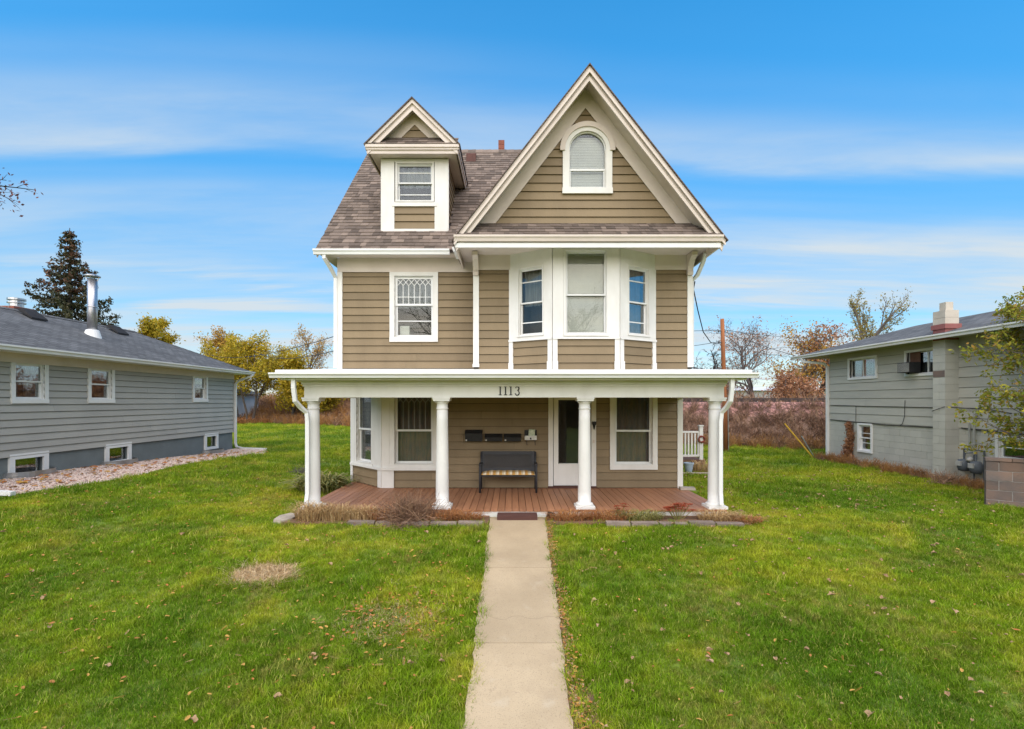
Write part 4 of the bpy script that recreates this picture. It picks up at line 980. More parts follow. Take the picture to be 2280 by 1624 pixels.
# bench
bx0, bx1, by0, by1 = -.735, .565, 10.76, 11.24
bench = thing('bench', (-.08, 11.0, FL), 'black metal lattice-back bench against the porch wall', 'bench')
for x in (bx0 + .025, bx1 - .025):
    MB().tube([(x, by0, FL), (x, by0 + .01, FL + .40), (x, by0 + .03, FL + .58), (x, by0 + .10, FL + .63)], .024, 8).build('leg', 'bench_iron', bench, smooth=True)
    MB().tube([(x, by1 + .02, FL), (x, by1 - .06, FL + .40), (x, by1 - .02, FL + .62), (x, by1 + .03, FL + .86)], .022, 8).build('leg', 'bench_iron', bench, smooth=True)
    MB().hexa([(x - .03, by0 + .03, FL + .60), (x + .03, by0 + .03, FL + .60), (x + .03, by1 - .04, FL + .60), (x - .03, by1 - .04, FL + .60), (x - .03, by0 + .03, FL + .635), (x + .03, by0 + .03, FL + .635), (x + .03, by1 - .04, FL + .625), (x - .03, by1 - .04, FL + .625)]).build('armrest', 'bench_iron', bench)
MB().box(bx0 + .04, bx1 - .04, by0 + .02, by1 - .05, FL + .355, FL + .395).build('seat', 'bench_iron', bench)
bk = lambda u, v: (u, by1 - .045 + .10 * (v - .42) / .45, FL + v)
mb = MB()
def slab(u0, v0, u1, v1, th=.018): a, b, c, d = bk(u0, v0), bk(u1, v0), bk(u1, v1), bk(u0, v1); mb.prism([a, b, c, d], [(p[0], p[1] - th, p[2] + .002) for p in (a, b, c, d)])
slab(bx0 + .03, .80, bx1 - .03, .87); slab(bx0 + .03, .42, bx1 - .03, .49); slab(bx0 + .03, .49, bx0 + .10, .80); slab(bx1 - .10, .49, bx1 - .03, .80)
mb.build('backrest', 'bench_iron', bench)
mb = MB(); ua, ub, va, vb = bx0 + .10, bx1 - .10, .49, .80; stp = .0645; hw = .0105
def strip(p, q, dn):
    d = Vector((q[0] - p[0], q[1] - p[1])).normalized(); e = Vector((-d.y, d.x)) * hw
    c = [bk(p[0] - e.x, p[1] - e.y), bk(q[0] - e.x, q[1] - e.y), bk(q[0] + e.x, q[1] + e.y), bk(p[0] + e.x, p[1] + e.y)]
    mb.prism([(a[0], a[1] - .004 - dn, a[2]) for a in c], [(a[0], a[1] - .011 - dn, a[2]) for a in c])
k = ua - (vb - va)
while k < ub:
    for sg in (1, -1):
        u0_, u1_ = (k, k + vb - va); v0_, v1_ = (va, vb) if sg > 0 else (vb, va)
        if u0_ < ua: f_ = (ua - u0_) / (u1_ - u0_); v0_ += (v1_ - v0_) * f_; u0_ = ua
        if u1_ > ub: f_ = (ub - u0_) / (u1_ - u0_); v1_ = v0_ + (v1_ - v0_) * f_; u1_ = ub
        if u1_ - u0_ > .02: strip((u0_, v0_), (u1_, v1_), 0 if sg > 0 else .0075)
    k += stp
mb.build('lattice', 'bench_iron', bench)
mb = MB(); NX, NY = 24, 6; vs, fs = [], []
for j in range(NY + 1):
    for i in range(NX + 1):
        a, b = i / NX, j / NY; e = min(1, 6 * min(a, 1 - a)) ** .5 * min(1, 5 * min(b, 1 - b) + .25) ** .5
        vs.append((bx0 + .05 + (bx1 - bx0 - .10) * a, by0 - .005 + .40 * b, FL + .40 + .055 * e + .004 * math.sin(a * 40)))
for j in range(NY):
    for i in range(NX): q = j * (NX + 1) + i; fs.append((q, q + 1, q + NX + 2, q + NX + 1))
n = len(vs); bot = [(x, y, FL + .398) for x, y, z in vs]; vs += bot; ring = [i for i in range(NX + 1)] + [j * (NX + 1) + NX for j in range(1, NY + 1)] + [NY * (NX + 1) + i for i in range(NX - 1, -1, -1)] + [j * (NX + 1) for j in range(NY - 1, 0, -1)]
for a, b in zip(ring, ring[1:] + ring[:1]): fs.append((b, a, a + n, b + n))
mb.add(vs, fs); o = mb.build('seat_cushion', 'plaid', smooth=True); tag(o, 'yellow and white plaid cushion lying on the porch bench', 'cushion')
# step and small things in front of the porch
o = MB().box(-.27, .46, 8.78, 9.05, .09, .20).build('step', 'step_wood'); tag(o, 'dark brown timber step between the walk and the porch', 'step')
t_ = thing('garden_light', (.72, 8.93, .1), 'small black garden light beside the timber step', 'lamp')
MB().tube([(.72, 8.93, .08), (.72, 8.93, .16)], .012, 8).build('stake', 'black_metal', t_)
MB().hexa([(.63, 8.87, .15), (.80, 8.85, .13), (.81, 8.97, .14), (.64, 8.99, .16), (.66, 8.86, .22), (.79, 8.84, .19), (.80, 8.95, .21), (.66, 8.97, .24)]).build('lamp_head', 'black_metal', t_)
o = MB().hexa([(3.84, 11.05, .245), (4.18, 11.02, .245), (4.20, 11.22, .245), (3.86, 11.25, .245), (3.85, 11.06, .30), (4.17, 11.03, .295), (4.19, 11.21, .30), (3.87, 11.24, .30)]).build('paving_brick', 'flat_stone'); tag(o, 'flat pale paving brick at the rear right corner of the deck', 'brick')
# ------------------------------------------------------------------ grey bungalow on the left
WX = -11.96; BY0, BY1 = 7.6, 20.8
bung = thing('bungalow', (WX, 15, .2), 'grey vinyl-sided bungalow with slate-coloured hip roof', 'house')
fl = Fr((WX, 0), (0, 1), (1, 0))
SB, ST = .93, 3.43
bw = [(11.55, 12.48, 2.22, 3.30), (13.65, 14.56, 2.22, 3.30), (18.13, 19.02, 2.24, 3.30)]
bs = [(11.52, 12.50, .40, 1.0), (14.25, 15.22, .38, 1.0), (18.85, 19.72, .36, 1.0)]
hb_ = [hole(*w, cas=.10) for w in bw]
bwall = backing(fl, bung, 'wall', 'vinyl_core_lap_shade', SB, ST + .1, K(BY0), K(BY1), hb_)
MB().fbox(fl, BY0, BY1, 3.20, ST, .04, .052).build('frieze_board', 'cream_paint', bung)
clad(fl, bwall, 'grey_vinyl', SB, ST, .1787, K(BY0), K(BY1 - .05), hb_, t=.032)
fnd = backing(fl, bung, 'foundation', 'grey_foundation', -.1, SB, K(BY0), K(BY1 - .02), [hole(*w, cas=.12, casb=.1) for w in bs], -.15, -.02)
for w in bw: window(fl, bung, *w, cas=.10, fill='curtains' if w[0] < 12 else None, paint='vinyl_white', sashw=.04)
fl2 = Fr((WX - .02, 0), (0, 1), (1, 0))
for w in bs:
    mb = MB(); frame_boxes(mb, fl2, *w, .13, .002, .05, wb=.10); o = mb.build('basement_window', 'vinyl_white', bung)
    MB().fbox(fl2, w[0] + .12, w[1] - .12, w[2] + .08, w[3] - .12, -.06, -.055).build('pane', 'glass', o)
    MB().fbox(fl2, w[0] + .1, w[1] - .1, w[2] + .05, w[3] - .1, -.4, -.38).build('recess', 'interior', o)
    # galvanised well in front
    yc = (w[0] + w[1]) / 2; hw = (w[1] - w[0]) / 2 + .10; zb = H(WX + .4, yc)
    mb = MB(); n = 16
    for j in range(3):
        z0, z1 = zb - .05 + j * .07, zb - .05 + (j + 1) * .07
        for i in range(n):
            a0, a1 = -math.pi / 2 + math.pi * i / n, -math.pi / 2 + math.pi * (i + 1) / n
            r0 = 1.0 + (.03 if j % 2 else 0); q = lambda a, r_, z: (WX - .015 + .42 * r_ * math.cos(a), yc + hw * r_ * math.sin(a), z)
            mb.hexa([q(a0, r0, z0), q(a1, r0, z0), q(a1, r0 - .03, z0), q(a0, r0 - .03, z0), q(a0, r0, z1), q(a1, r0, z1), q(a1, r0 - .03, z1), q(a0, r0 - .03, z1)])
    mb.build('window_well', 'galvanised', bung, smooth=False)
MB().fbox(fl, BY1 - .05, BY1 + .02, SB, ST, -.1, .035).build('corner_board', 'grey_vinyl', bung)
MB().box(WX - 5.0, WX - .13, BY1 - .12, BY1, .1, ST).box(WX - 5, WX - .13, BY0, BY0 + .12, .1, ST).box(WX - 5, WX - 4.9, BY0 + .13, BY1 - .13, .1, ST).build('wall', 'grey_vinyl', bung)
# hip roof
E0, E1, F0, F1, ez, rz, hw = -17.4, -11.40, BY0 - .5, 21.3, 3.54, 4.92, 3.0
rx = (E0 + E1) / 2
mb = MB()
P = [(E0, F0, ez), (E1, F0, ez), (E1, F1, ez), (E0, F1, ez), (rx, F0 + hw, rz), (rx, F1 - hw, rz)]
mb.add(P + [(x, y, z - .05) for x, y, z in P[:4]], [(1, 2, 5, 4), (3, 0, 4, 5), (0, 1, 4), (2, 3, 5), (0, 3, 9, 6), (0, 6, 7, 1), (1, 7, 8, 2), (2, 8, 9, 3), (6, 9, 8, 7)])
broof = mb.build('roof', 'roof_slate', bung)
MB().box(E0 + .02, E1 - .02, F0 + .02, F1 - .02, 3.43, 3.455).build('soffit', 'vinyl_white', bung)
gutter('gutter', bung, 'vinyl_white', (E1 - .01, F0, ez + .01), (E1 - .01, F1 + .06, ez + .01), (1, 0), .12, .11)
MB().box(E0, E1 - .012, F1 - .02, F1 + .01, 3.42, 3.50).build('fascia', 'vinyl_white', bung)
rect_tube(MB(), [(-11.36, 21.25, 3.44), (-11.38, 21.15, 3.36), (-11.78, 20.9, 3.15), (-11.9, 20.88, 3.0), (-11.9, 20.88, .45), (-11.86, 20.88, .32), (-11.6, 20.9, .24), (-10.6, 20.95, .20)], .08, .07).build('downspout', 'vinyl_white', bung)
ridge = MB(); y = F0 + hw
while y < F1 - hw: ridge.hexa([(rx - .12, y, rz - .04), (rx + .12, y, rz - .04), (rx + .12, y + .2, rz - .04), (rx - .12, y + .2, rz - .04), (rx - .01, y, rz + .02), (rx + .01, y, rz + .02), (rx + .01, y + .2, rz + .03), (rx - .01, y + .2, rz + .03)]); y += .205
for i in range(18):
    f_ = i / 18; g_ = (i + 1) / 18; a = Vector((rx, F1 - hw, rz)).lerp(Vector((E1, F1, ez)), f_); b = Vector((rx, F1 - hw, rz)).lerp(Vector((E1, F1, ez)), g_)
    ridge.hexa([(a.x, a.y - .12, a.z), (a.x - .10, a.y + .06, a.z), (b.x - .10, b.y + .06, b.z), (b.x, b.y - .12, b.z), (a.x - .02, a.y, a.z + .03), (a.x, a.y, a.z + .03), (b.x, b.y, b.z + .02), (b.x - .02, b.y, b.z + .02)])
ridge.build('ridge_cap', 'roof_slate', broof)
# flue
fx, fy, fz = -13.15, 15.2, 4.33
flue = MB().lathe((fx, fy, 0), [(.128, fz - .15), (.128, 6.1)], 20); flue.lathe((fx, fy, 0), [(.135, 5.2), (.135, 5.23)], 20); flue = flue.build('flue_pipe', 'flue_steel', bung, smooth=False)
flue.data.polygons.foreach_set('use_smooth', [len(p.vertices) == 4 for p in flue.data.polygons])
MB().lathe((fx, fy, 0), [(.27, fz - .24), (.25, fz - .12), (.17, fz + .16), (.152, fz + .17)], 20).build('flashing', 'vinyl_white', flue)
mb = MB().lathe((fx, fy, 0), [(.21, 6.17), (.21, 6.20), (.09, 6.25)], 20)
for k in range(4): a = k * math.pi / 2 + .4; mb.tube([(fx + .128 * math.cos(a), fy + .128 * math.sin(a), 6.05), (fx + .17 * math.cos(a), fy + .17 * math.sin(a), 6.18)], .012, 5)
mb.build('rain_cap', 'flue_steel', flue)
for (vx, vy) in ((-13.98, 14.1), (-13.95, 17.1)):
    vz = ez + .46 * (-11.4 - vx); mb = MB()
    mb.prism([(vx + .26, vy - .24, vz - .10), (vx + .26, vy - .24, vz - .05), (vx - .05, vy - .20, vz + .22), (vx - .24, vy - .20, vz + .2)], [(vx + .26, vy + .24, vz - .10), (vx + .26, vy + .24, vz - .05), (vx - .05, vy + .20, vz + .22), (vx - .24, vy + .20, vz + .2)]); mb.build('roof_vent', 'vent_black', bung)
ch = MB().box(-15.5, -14.95, 14.55, 15.2, 4.2, 5.14).build('chimney', 'mortar', bung)
for k in range(8):
    z = 4.50 + k * .08
    for j in range(3): MB().box(-15.51 + j * .19 + (k % 2) * .03, -15.51 + j * .19 + .165 + (k % 2) * .03, 14.54, 14.7, z, z + .07, rnd()).build('brick', 'brick_red', ch)
    for j in range(3): MB().box(-15.05, -14.94, 14.72 + j * .165, 14.72 + j * .165 + .15, z, z + .07, rnd()).build('brick', 'brick_red', ch)
MB().lathe((-15.22, 14.9, 0), [(.17, 5.13), (.17, 5.26), (.22, 5.27), (.22, 5.31), (.16, 5.32), (.16, 5.36), (.22, 5.37), (.22, 5.42), (.05, 5.45)], 18).build('chimney_cap', 'galvanised', ch)
o = rect_tube(MB(), [(-11.2, 9.35, .60), (-10.5, 9.40, .54), (-9.72, 9.45, .475)], .11, .08).build('downspout_extension', 'vinyl_white'); tag(o, 'white downspout end lying on the gravel at the left frame edge', 'downspout')

# ------------------------------------------------------------------ sage split-level house on the right
RXw = 11.98; RY0, RY1 = 7.5, 18.3
sp = thing('split_level_house', (RXw, 13, .15), 'grey-green split-level house with block base and block chimney', 'house')
frr = Fr((RXw, 0), (0, 1), (-1, 0))
rw1, rw2 = (15.88, 17.25, 3.02, 3.78), (13.20, 14.76, 3.01, 3.80)
lw1, lw2 = (16.10, 16.78, .53, 1.52), (10.9, 11.99, .35, 1.45)
rw = backing(frr, sp, 'wall', 'vinyl_core_lap_shade', 1.55, 4.0, K(RY0), K(RY1), [hole(*rw1, cas=.07), hole(*rw2, cas=.07)])
for (a, b) in ((RY0, 12.99), (13.37, RY1 - .02)): clad(frr, rw, 'sage_siding', 1.55, 3.98, .27, K(a), K(b), [hole(*rw1, cas=.07), hole(*rw2, cas=.07)], t=.02)
base_w = backing(frr, sp, 'foundation', 'concrete_mortar', -.2, 1.545, K(RY0), K(RY1), [hole(*lw1, cas=.06), hole(*lw2, cas=.08)], -.2, -.01)
def block_wall(fr, parent, mat, u0, u1, v0, rows, holes, bl=.4, bh=.2, gap=.006, proud=.0, skip=()):
    for r_ in range(rows):
        a, b = v0 + r_ * bh + gap / 2, v0 + (r_ + 1) * bh - gap / 2; u = u0 - (bl / 2 if r_ % 2 else 0)
        while u < u1:
            x0, x1 = max(u + gap / 2, u0), min(u + bl - gap / 2, u1); u += bl
            if x1 - x0 < .03: continue
            for (s0, s1) in skip:
                if x0 >= s0 - .01 and x1 <= s1 + .01: x1 = x0
            if x1 - x0 < .03: continue
            mb = MB(); rr = rnd(); pr = proud + ru(-.002, .002)
            for q in bands(a, b, K(x0), K(x1), holes):
                for la, ra, lb, rb, c, d in q: mb.fbox(fr, la, ra, c, d, -.15, pr, rr)
            if mb.v: mb.build('block', mat, parent)
block_wall(frr, base_w, 'sage_block', 10.2, RY1, .0, 8, [hole(*lw1, cas=.06), hole(*lw2, cas=.08)], proud=.004)
window(frr, sp, *lw1, cas=.06, rails=(.85, 1.18), fill='curtain', paint='vinyl_white', sashw=.04)
window(frr, sp, *lw2, cas=.08, rails=(.65, 1.15), fill=None, paint='white_paint')
def slider(w, left_board=None):
    mb = MB(); frame_boxes(mb, frr, *w, .07, .002, .05); o = mb.build('window', 'vinyl_white', sp); m = (w[0] + w[1]) / 2
    for (a, b, n) in ((w[0] + .06, m + .02, -.03), (m - .02, w[1] - .06, -.06)):
        mb = MB(); frame_boxes(mb, frr, a, b, w[2] + .06, w[3] - .06, .04, n - .015, n + .015); mb.build('sash', 'vinyl_white', o)
        MB().fbox(frr, a + .03, b - .03, w[2] + .09, w[3] - .09, n - .003, n + .003).build('pane', 'glass', o)
    mb = MB(); mb.fbox(frr, w[0], w[1], w[2], w[3], -.6, -.57); mb.build('recess', 'interior', o)
    N = 30; mb = MB(); top = [frr.p(w[0] + .05 + (w[1] - w[0] - .1) * i / N, w[3], -.2 + .02 * math.sin(i * 1.4)) for i in range(N + 1)]; bot = [(x, y, w[2]) for x, y, z in top]
    mb.add(top + bot, [(i, i + 1, N + 2 + i, N + 1 + i) for i in range(N)]); mb.build('curtain', 'curtain', o)
    return o
slider(rw1); o2 = slider(rw2)
MB().fbox(frr, 14.25, 14.62, 3.36, 3.73, -.025, -.018).build('infill_panel', 'rust_board', o2)
ac = thing('air_conditioner', (11.8, 14.5, 3.10), 'black and grey window air conditioner sticking out of the split-level house', 'air conditioner')
MB().fbox(frr, 14.22, 14.68, 3.12, 3.42, .003, .32).build('body', 'vent_black', ac)
mb = MB()
for k in range(9): mb.fbox(frr, 14.24, 14.66, 3.14 + k * .03, 3.155 + k * .03, .321, .333)
mb.build('grille', 'meter_pale', ac)
# chimney of painted blocks
chm = MB().box(11.62, 11.97, 13.0, 13.36, -.1, 4.70).build('chimney', 'concrete_mortar', sp)
for r_ in range(24):
    z = -.08 + r_ * .2
    mt = 'sage_block'
    if 20 <= r_ <= 20: mt = 'red_band'
    elif r_ == 21: mt = 'red_band'
    elif r_ >= 22: mt = 'cream_block'
    gap = .006; y0, y1 = 12.99, 13.37
    x0 = 11.60
    if r_ % 2: 
        MB().box(x0, RXw - .01, y0, y1, z + gap / 2, z + .2 - gap / 2, rnd()).build('block', mt, chm)
    else:
        MB().box(x0, RXw - .01, y0, (y0 + y1) / 2 - .003, z + gap / 2, z + .2 - gap / 2, rnd()).build('block', mt, chm); MB().box(x0, RXw - .01, (y0 + y1) / 2 + .003, y1, z + gap / 2, z + .2 - gap / 2, rnd()).build('block', mt, chm)
MB().box(11.592, 11.598, 13.0, 13.355, 2.93, 3.10).build('bare_patch', 'brown_block', chm)
MB().box(11.57, 12.02, 12.96, 13.40, 4.22, 4.35).build('flashing', 'red_band', chm)
MB().box(11.70, 11.90, 13.08, 13.28, 4.70, 4.95).build('chimney_pot', 'cream_block', chm)
MB().box(RXw + .15, 17.2, RY1 - .12, RY1, .0, 3.98).box(RXw + .15, 17.2, RY0, RY0 + .12, -.2, 3.98).box(17.1, 17.2, RY0 + .13, RY1 - .13, 0, 3.98).build('wall', 'sage_siding', sp)
G0, G1, J0, J1, ez, rz, hw = 11.38, 16.9, RY0 - .6, 19.6, 4.05, 4.90, 2.68
rx = G0 + hw
mb = MB(); P = [(G0, J0, ez), (G0, J1, ez), (17.6, J1, ez), (17.6, J0, ez), (rx, J1 - hw, rz), (rx, J0 + hw, rz)]
mb.add(P + [(x, y, z - .06) for x, y, z in P[:4]], [(0, 1, 4, 5), (2, 3, 5, 4), (1, 2, 4), (3, 0, 5), (0, 6, 7, 1), (1, 7, 8, 2), (2, 8, 9, 3), (3, 9, 6, 0), (6, 9, 8, 7)]); mb.build('roof', 'roof_slate', sp)
MB().box(G0 + .03, 17.5, J0 + .03, J1 - .03, 3.975, 3.988).build('soffit', 'sage_siding', sp)
gutter('gutter', sp, 'vinyl_white', (G0 + .01, J0, ez + .01), (G0 + .01, J1 + .05, ez + .01), (-1, 0), .12, .11)
rect_tube(MB(), [(11.34, 19.0, 3.93), (11.36, 18.9, 3.82), (11.8, 18.36, 3.70), (11.93, 18.34, 3.55), (11.93, 18.34, .15)], .09, .08).build('downspout', 'vinyl_white', sp)
# cables stapled along the wall
def cable(path, r_=.009, par=None, nm='cable'): return MB().tube(path, r_, 5).build(nm, 'cable', par)
cable([frr.p(18.2, 1.58, .03), frr.p(17, 1.55, .03), frr.p(15.5, 1.51, .03), frr.p(13.4, 1.53, .03)], .014, sp)
cable([frr.p(18.2, 2.12, .03), frr.p(16, 2.10, .03), frr.p(13.4, 2.09, .03), frr.p(13.36, 2.0, .41), frr.p(13.0, 2.12, .40), frr.p(12.95, 2.10, .05), frr.p(12.1, 2.06, .03), frr.p(11.6, 1.98, .03)], .009, sp)
cable([frr.p(16.85, 2.10, .03), frr.p(16.86, 1.55, .03)], .008, sp); cable([frr.p(14.75, 2.3, .03), frr.p(14.77, 1.8, .03), frr.p(14.85, 1.58, .03), frr.p(14.95, 1.52, .03)], .008, sp)
cable([frr.p(12.9, 1.56, .03), frr.p(12.2, 1.52, .03), frr.p(11.3, 1.50, .03)], .016, sp)
# gas meters
gm = thing('gas_meter', (11.75, 12.5, .25), 'grey gas meter set with pipes beside the block chimney', 'gas meter')
MB().tube([(11.90, 12.62, 1.0), (11.90, 12.62, 1.70)], .022, 8).build('pipe', 'pipe_paint', gm); MB().tube([(11.86, 12.45, .9), (11.86, 12.45, 1.95), (11.90, 12.40, 2.0), (11.97, 12.38, 2.0)], .025, 8).build('pipe', 'pipe_paint', gm)
MB().tube([(11.88, 12.75, .45), (11.88, 12.75, 1.02), (11.88, 12.2, 1.02), (11.88, 12.2, .2)], .022, 8).build('frame', 'meter_grey', gm)
for (yy_, zz) in ((12.62, .62), (12.28, .60)):
    m_ = MB().lathe((11.75, yy_, 0), [(.03, zz - .17), (.11, zz - .15), (.135, zz - .05), (.135, zz + .05), (.11, zz + .13), (.04, zz + .15)], 16).build('meter', 'meter_grey', gm, smooth=True)
    MB().box(11.60, 11.68, yy_ - .07, yy_ + .07, zz - .02, zz + .10).build('dial', 'meter_pale', m_)
MB().tube([(11.80, 12.45, .72), (11.74, 12.45, .78), (11.70, 12.45, .74)], [.05, .07, .05], 10).build('regulator', 'meter_pale', gm, smooth=True)
mb = MB()
mb.tube([(11.75, 12.62, .76), (11.78, 12.60, .92), (11.88, 12.5, .95)], .018, 6); mb.tube([(11.75, 12.28, .74), (11.78, 12.3, .90), (11.86, 12.42, .93)], .018, 6); mb.tube([(11.86, 12.45, .9), (11.86, 12.45, .05)], .02, 6)
mb.build('pipe', 'meter_grey', gm)
# block retaining wall at the right edge
rt0 = Vector((9.92, 10.15)); rdir = Vector((.8, -.6))
frt = Fr((rt0.x, rt0.y), (rdir.x, rdir.y), (-.6, -.8))
ret = thing('retaining_wall', (9.92, 10.15, 0), 'low wall of brown concrete blocks at the right frame edge', 'wall')
MB().fbox(frt, .008, 2.4, -.3, 1.0, -.19, -.012).build('mortar', 'mortar', ret)
for r_ in range(6):
    a, b = -.17 + r_ * .2, -.17 + (r_ + 1) * .2 - .013; u = -.2 if r_ % 2 else 0
    while u < 2.4:
        x0, x1 = max(0, u), min(u + .386, 2.4); u += .4
        if x1 - x0 > .05: MB().fbox(frt, x0, x1, a, b, -.2, ru(-.003, .003), random.choice((.05, .2, .35, .5, .7, .95))).build('block', 'brown_block', ret)
u = -.01
while u < 2.4: MB().fbox(frt, u, min(u + .39, 2.41), 1.03, 1.09, -.22, .015, rnd()).build('cap_block', 'brown_block', ret); u += .4
# ------------------------------------------------------------------ back yard: stoop railing, pot, pole, wires
rl = thing('stoop_railing', (5.9, 16.4, .3), 'white picket stoop railing behind the right house corner', 'railing')
for x in (5.05, 6.38): 
    p_ = MB().box(x - .06, x + .06, 16.34, 16.46, .1, 1.42).build('post', 'white_paint', rl); MB().box(x - .08, x + .08, 16.32, 16.48, 1.42, 1.46).build('cap', 'white_paint', p_)
MB().box(5.115, 6.315, 16.36, 16.44, 1.20, 1.26).build('top_rail', 'white_paint', rl); MB().box(5.115, 6.315, 16.36, 16.44, .40, .46).build('bottom_rail', 'white_paint', rl)
x = 5.17
while x < 6.3: MB().box(x, x + .05, 16.375, 16.425, .46, 1.20).build('picket', 'white_paint', rl); x += .11
MB().box(4.1, 6.5, 16.3, 17.6, .1, .30).build('platform', 'rust_board', rl)
MB().box(4.05, 6.0, 14.3, 14.42, .08, .16).build('timber_edging', 'flat_stone'); tag(bpy.data.objects['timber_edging'], 'pale timber edging in the grass under the blue pot', 'edging')
o = MB().box(5.28, 5.66, 16.10, 16.14, .82, 1.38).build('sign_board', 'rust_board'); tag(o, 'plain brown board hanging in front of the white stoop railing', 'board')
MB().box(5.44, 5.50, 16.141, 16.335, 1.22, 1.26).build('bracket', 'rust_board', o)
mb = MB(); mb.tube([(6.38 + .10 * math.cos(a * .524), 16.31, .99 + .10 * math.sin(a * .524)) for a in range(13)], [.03 + .01 * math.sin(a * 2.1) for a in range(13)], 6); o = mb.build('wreath', 'wreath'); tag(o, 'small dark red wreath on the white railing post', 'wreath')
pot = thing('flower_pot', (5.32, 14.6, .16), 'pale blue flower pot in the grass right of the house', 'pot')
MB().lathe((5.32, 14.6, .12), [(.09, 0), (.135, .26), (.15, .26), (.15, .30), (.12, .30), (.115, .25)], 18).build('bowl', 'blue_pot', pot, smooth=False)
MB().lathe((5.32, 14.6, .12), [(.10, .245), (.02, .27)], 14).build('soil', 'bed_soil', pot)
pl = thing('utility_pole', (8.97, 20.7, .1), 'orange-brown wooden utility pole behind the porch right corner', 'pole')
MB().tube([(9.12, 20.7, 0), (9.08, 20.7, 2), (9.02, 20.7, 4), (8.97, 20.7, 5.78)], [.105, .10, .088, .078], 12).build('shaft', 'pole_wood', pl, smooth=True)
for z in (5.25, 4.78): mb = MB(); mb.tube([(8.78, 20.66, z), (9.10, 20.66, z)], .014, 6); mb.lathe((8.80, 20.66, z), [(.03, -.05), (.045, .0), (.03, .05)], 8); mb.build('insulator', 'meter_grey', pl)
MB().tube([(9.21, 20.62, .05), (9.18, 20.62, 2.3)], .018, 6).build('conduit', 'galvanised', pl)
def wire(label, pts, r_=.011, grp='overhead wires'):
    pts = [Vector(p) for p in pts]; out = []
    for a, b in zip(pts[:-1], pts[1:]):
        L = (b - a).length
        for i in range(12):
            t_ = i / 12; p = a.lerp(b, t_); p.z -= .018 * L * 4 * t_ * (1 - t_); out.append(p)
    out.append(pts[-1]); o = MB().tube(out, r_, 5).build('power_line', 'cable'); return tag(o, label, 'wire', grp)
o = MB().tube([(4.20, 11.25, 5.02), (4.26, 11.3, 5.06), (4.34, 11.6, 4.95), (4.75, 12.4, 4.6), (5.6, 14.2, 4.3), (6.8, 16.6, 4.28), (8.0, 18.9, 4.5), (8.85, 20.6, 4.75)], .014, 6).build('service_drop', 'cable'); tag(o, 'thick black service cable drooping from the house corner to the utility pole', 'wire', 'overhead wires')
wire('thin wire from behind the tan house to the top of the utility pole', [(-2, 24, 6.2), (8.9, 20.72, 5.3)])
wire('thin wire from the utility pole to the split-level house eave', [(8.95, 20.7, 5.28), (11.6, 19.3, 3.98)])
wire('thin wire running from the utility pole over the railway bushes', [(8.95, 20.7, 5.32), (30, 40, 8.2)])
wire('lower thin wire meeting the utility pole from the left', [(-2, 27, 4.3), (8.85, 20.72, 4.80)])
wire('upper wire from the tan house towards the autumn trees behind the bungalow', [(-4.05, 12.0, 3.98), (-26, 40, 6.5)])
wire('lower wire from the tan house passing behind the bungalow roof', [(-4.05, 12.0, 3.62), (-16, 30, 5.4)])
gw = thing('guy_wire', (11.4, 18.25, .1), 'yellow plastic guy-wire guard leaning beside the split-level house', 'guy wire')
MB().tube([(11.38, 18.25, .08), (10.62, 18.9, 1.40)], .028, 8).build('guard', 'yellow_plastic', gw)
MB().tube([(11.42, 18.22, .05), (10.95, 18.35, .95)], .018, 6).build('rod', 'galvanised', gw)
# far things: rail car, sheds
rc = thing('rail_car', bank_pt(-19, 5.5, 2.4), 'dark red freight car with teal graffiti standing on the track', 'rail car')
def bbox_(mb, s0, s1, d0, d1, z0, z1): mb.prism([bank_pt(s0, d0, z0), bank_pt(s1, d0, z0), bank_pt(s1, d1, z0), bank_pt(s0, d1, z0)], [bank_pt(s0, d0, z1), bank_pt(s1, d0, z1), bank_pt(s1, d1, z1), bank_pt(s0, d1, z1)]); return mb
bbox_(MB(), -24.5, -13.5, 4.3, 6.9, 2.75, 3.75).build('body', 'railcar', rc)
for k in range(8): bbox_(MB(), -24.4 + k * 1.53, -24.3 + k * 1.53, 4.22, 4.298, 2.75, 3.75).build('rib', 'railcar', rc)
for i in range(5): bbox_(MB(), -22.3 + i * .85, -21.75 + i * .85 + ru(-.1, .1), 4.283, 4.297, 2.65 + ru(.1, .2), 3.0 + ru(0, .3)).build('graffiti_letter', 'graffiti_teal', rc)
for s in (-23.6, -21.9, -16.2, -14.5):
    for d in (4.85, 6.28): c_ = Vector(bank_pt(s, d, 2.80)); MB().tube([c_ - nor * .05, c_ + nor * .05], .37, 14).build('wheel', 'rail_steel', rc)
sh = thing('shed', (33, 60, 1), 'long pale metal shed beyond the railway on the right', 'shed')
MB().box(22, 42, 60, 68, 0, 3.55).build('wall', 'shed_wall', sh)
mb = MB()
for k in range(40): mb.box(22.1 + k * .5, 22.16 + k * .5, 59.96, 59.999, 0, 3.5)
mb.build('rib', 'shed_wall', sh); MB().prism([(21.5, 59.5, 3.56), (21.5, 64, 4.1), (21.5, 68.5, 3.56)], [(42.5, 59.5, 3.56), (42.5, 64, 4.1), (42.5, 68.5, 3.56)]).build('roof', 'shed_roof', sh)
gr = thing('garage', (-29, 46, .2), 'small white clapboard garage behind the yellow tree', 'garage')
fgar = FRONT(45.0); ww = backing(fgar, gr, 'wall', 'garage_white', .1, 2.9, K(-34), K(-25.6), [])
clad(fgar, ww, 'garage_white', .25, 2.85, .2, K(-33.9), K(-25.65), [])
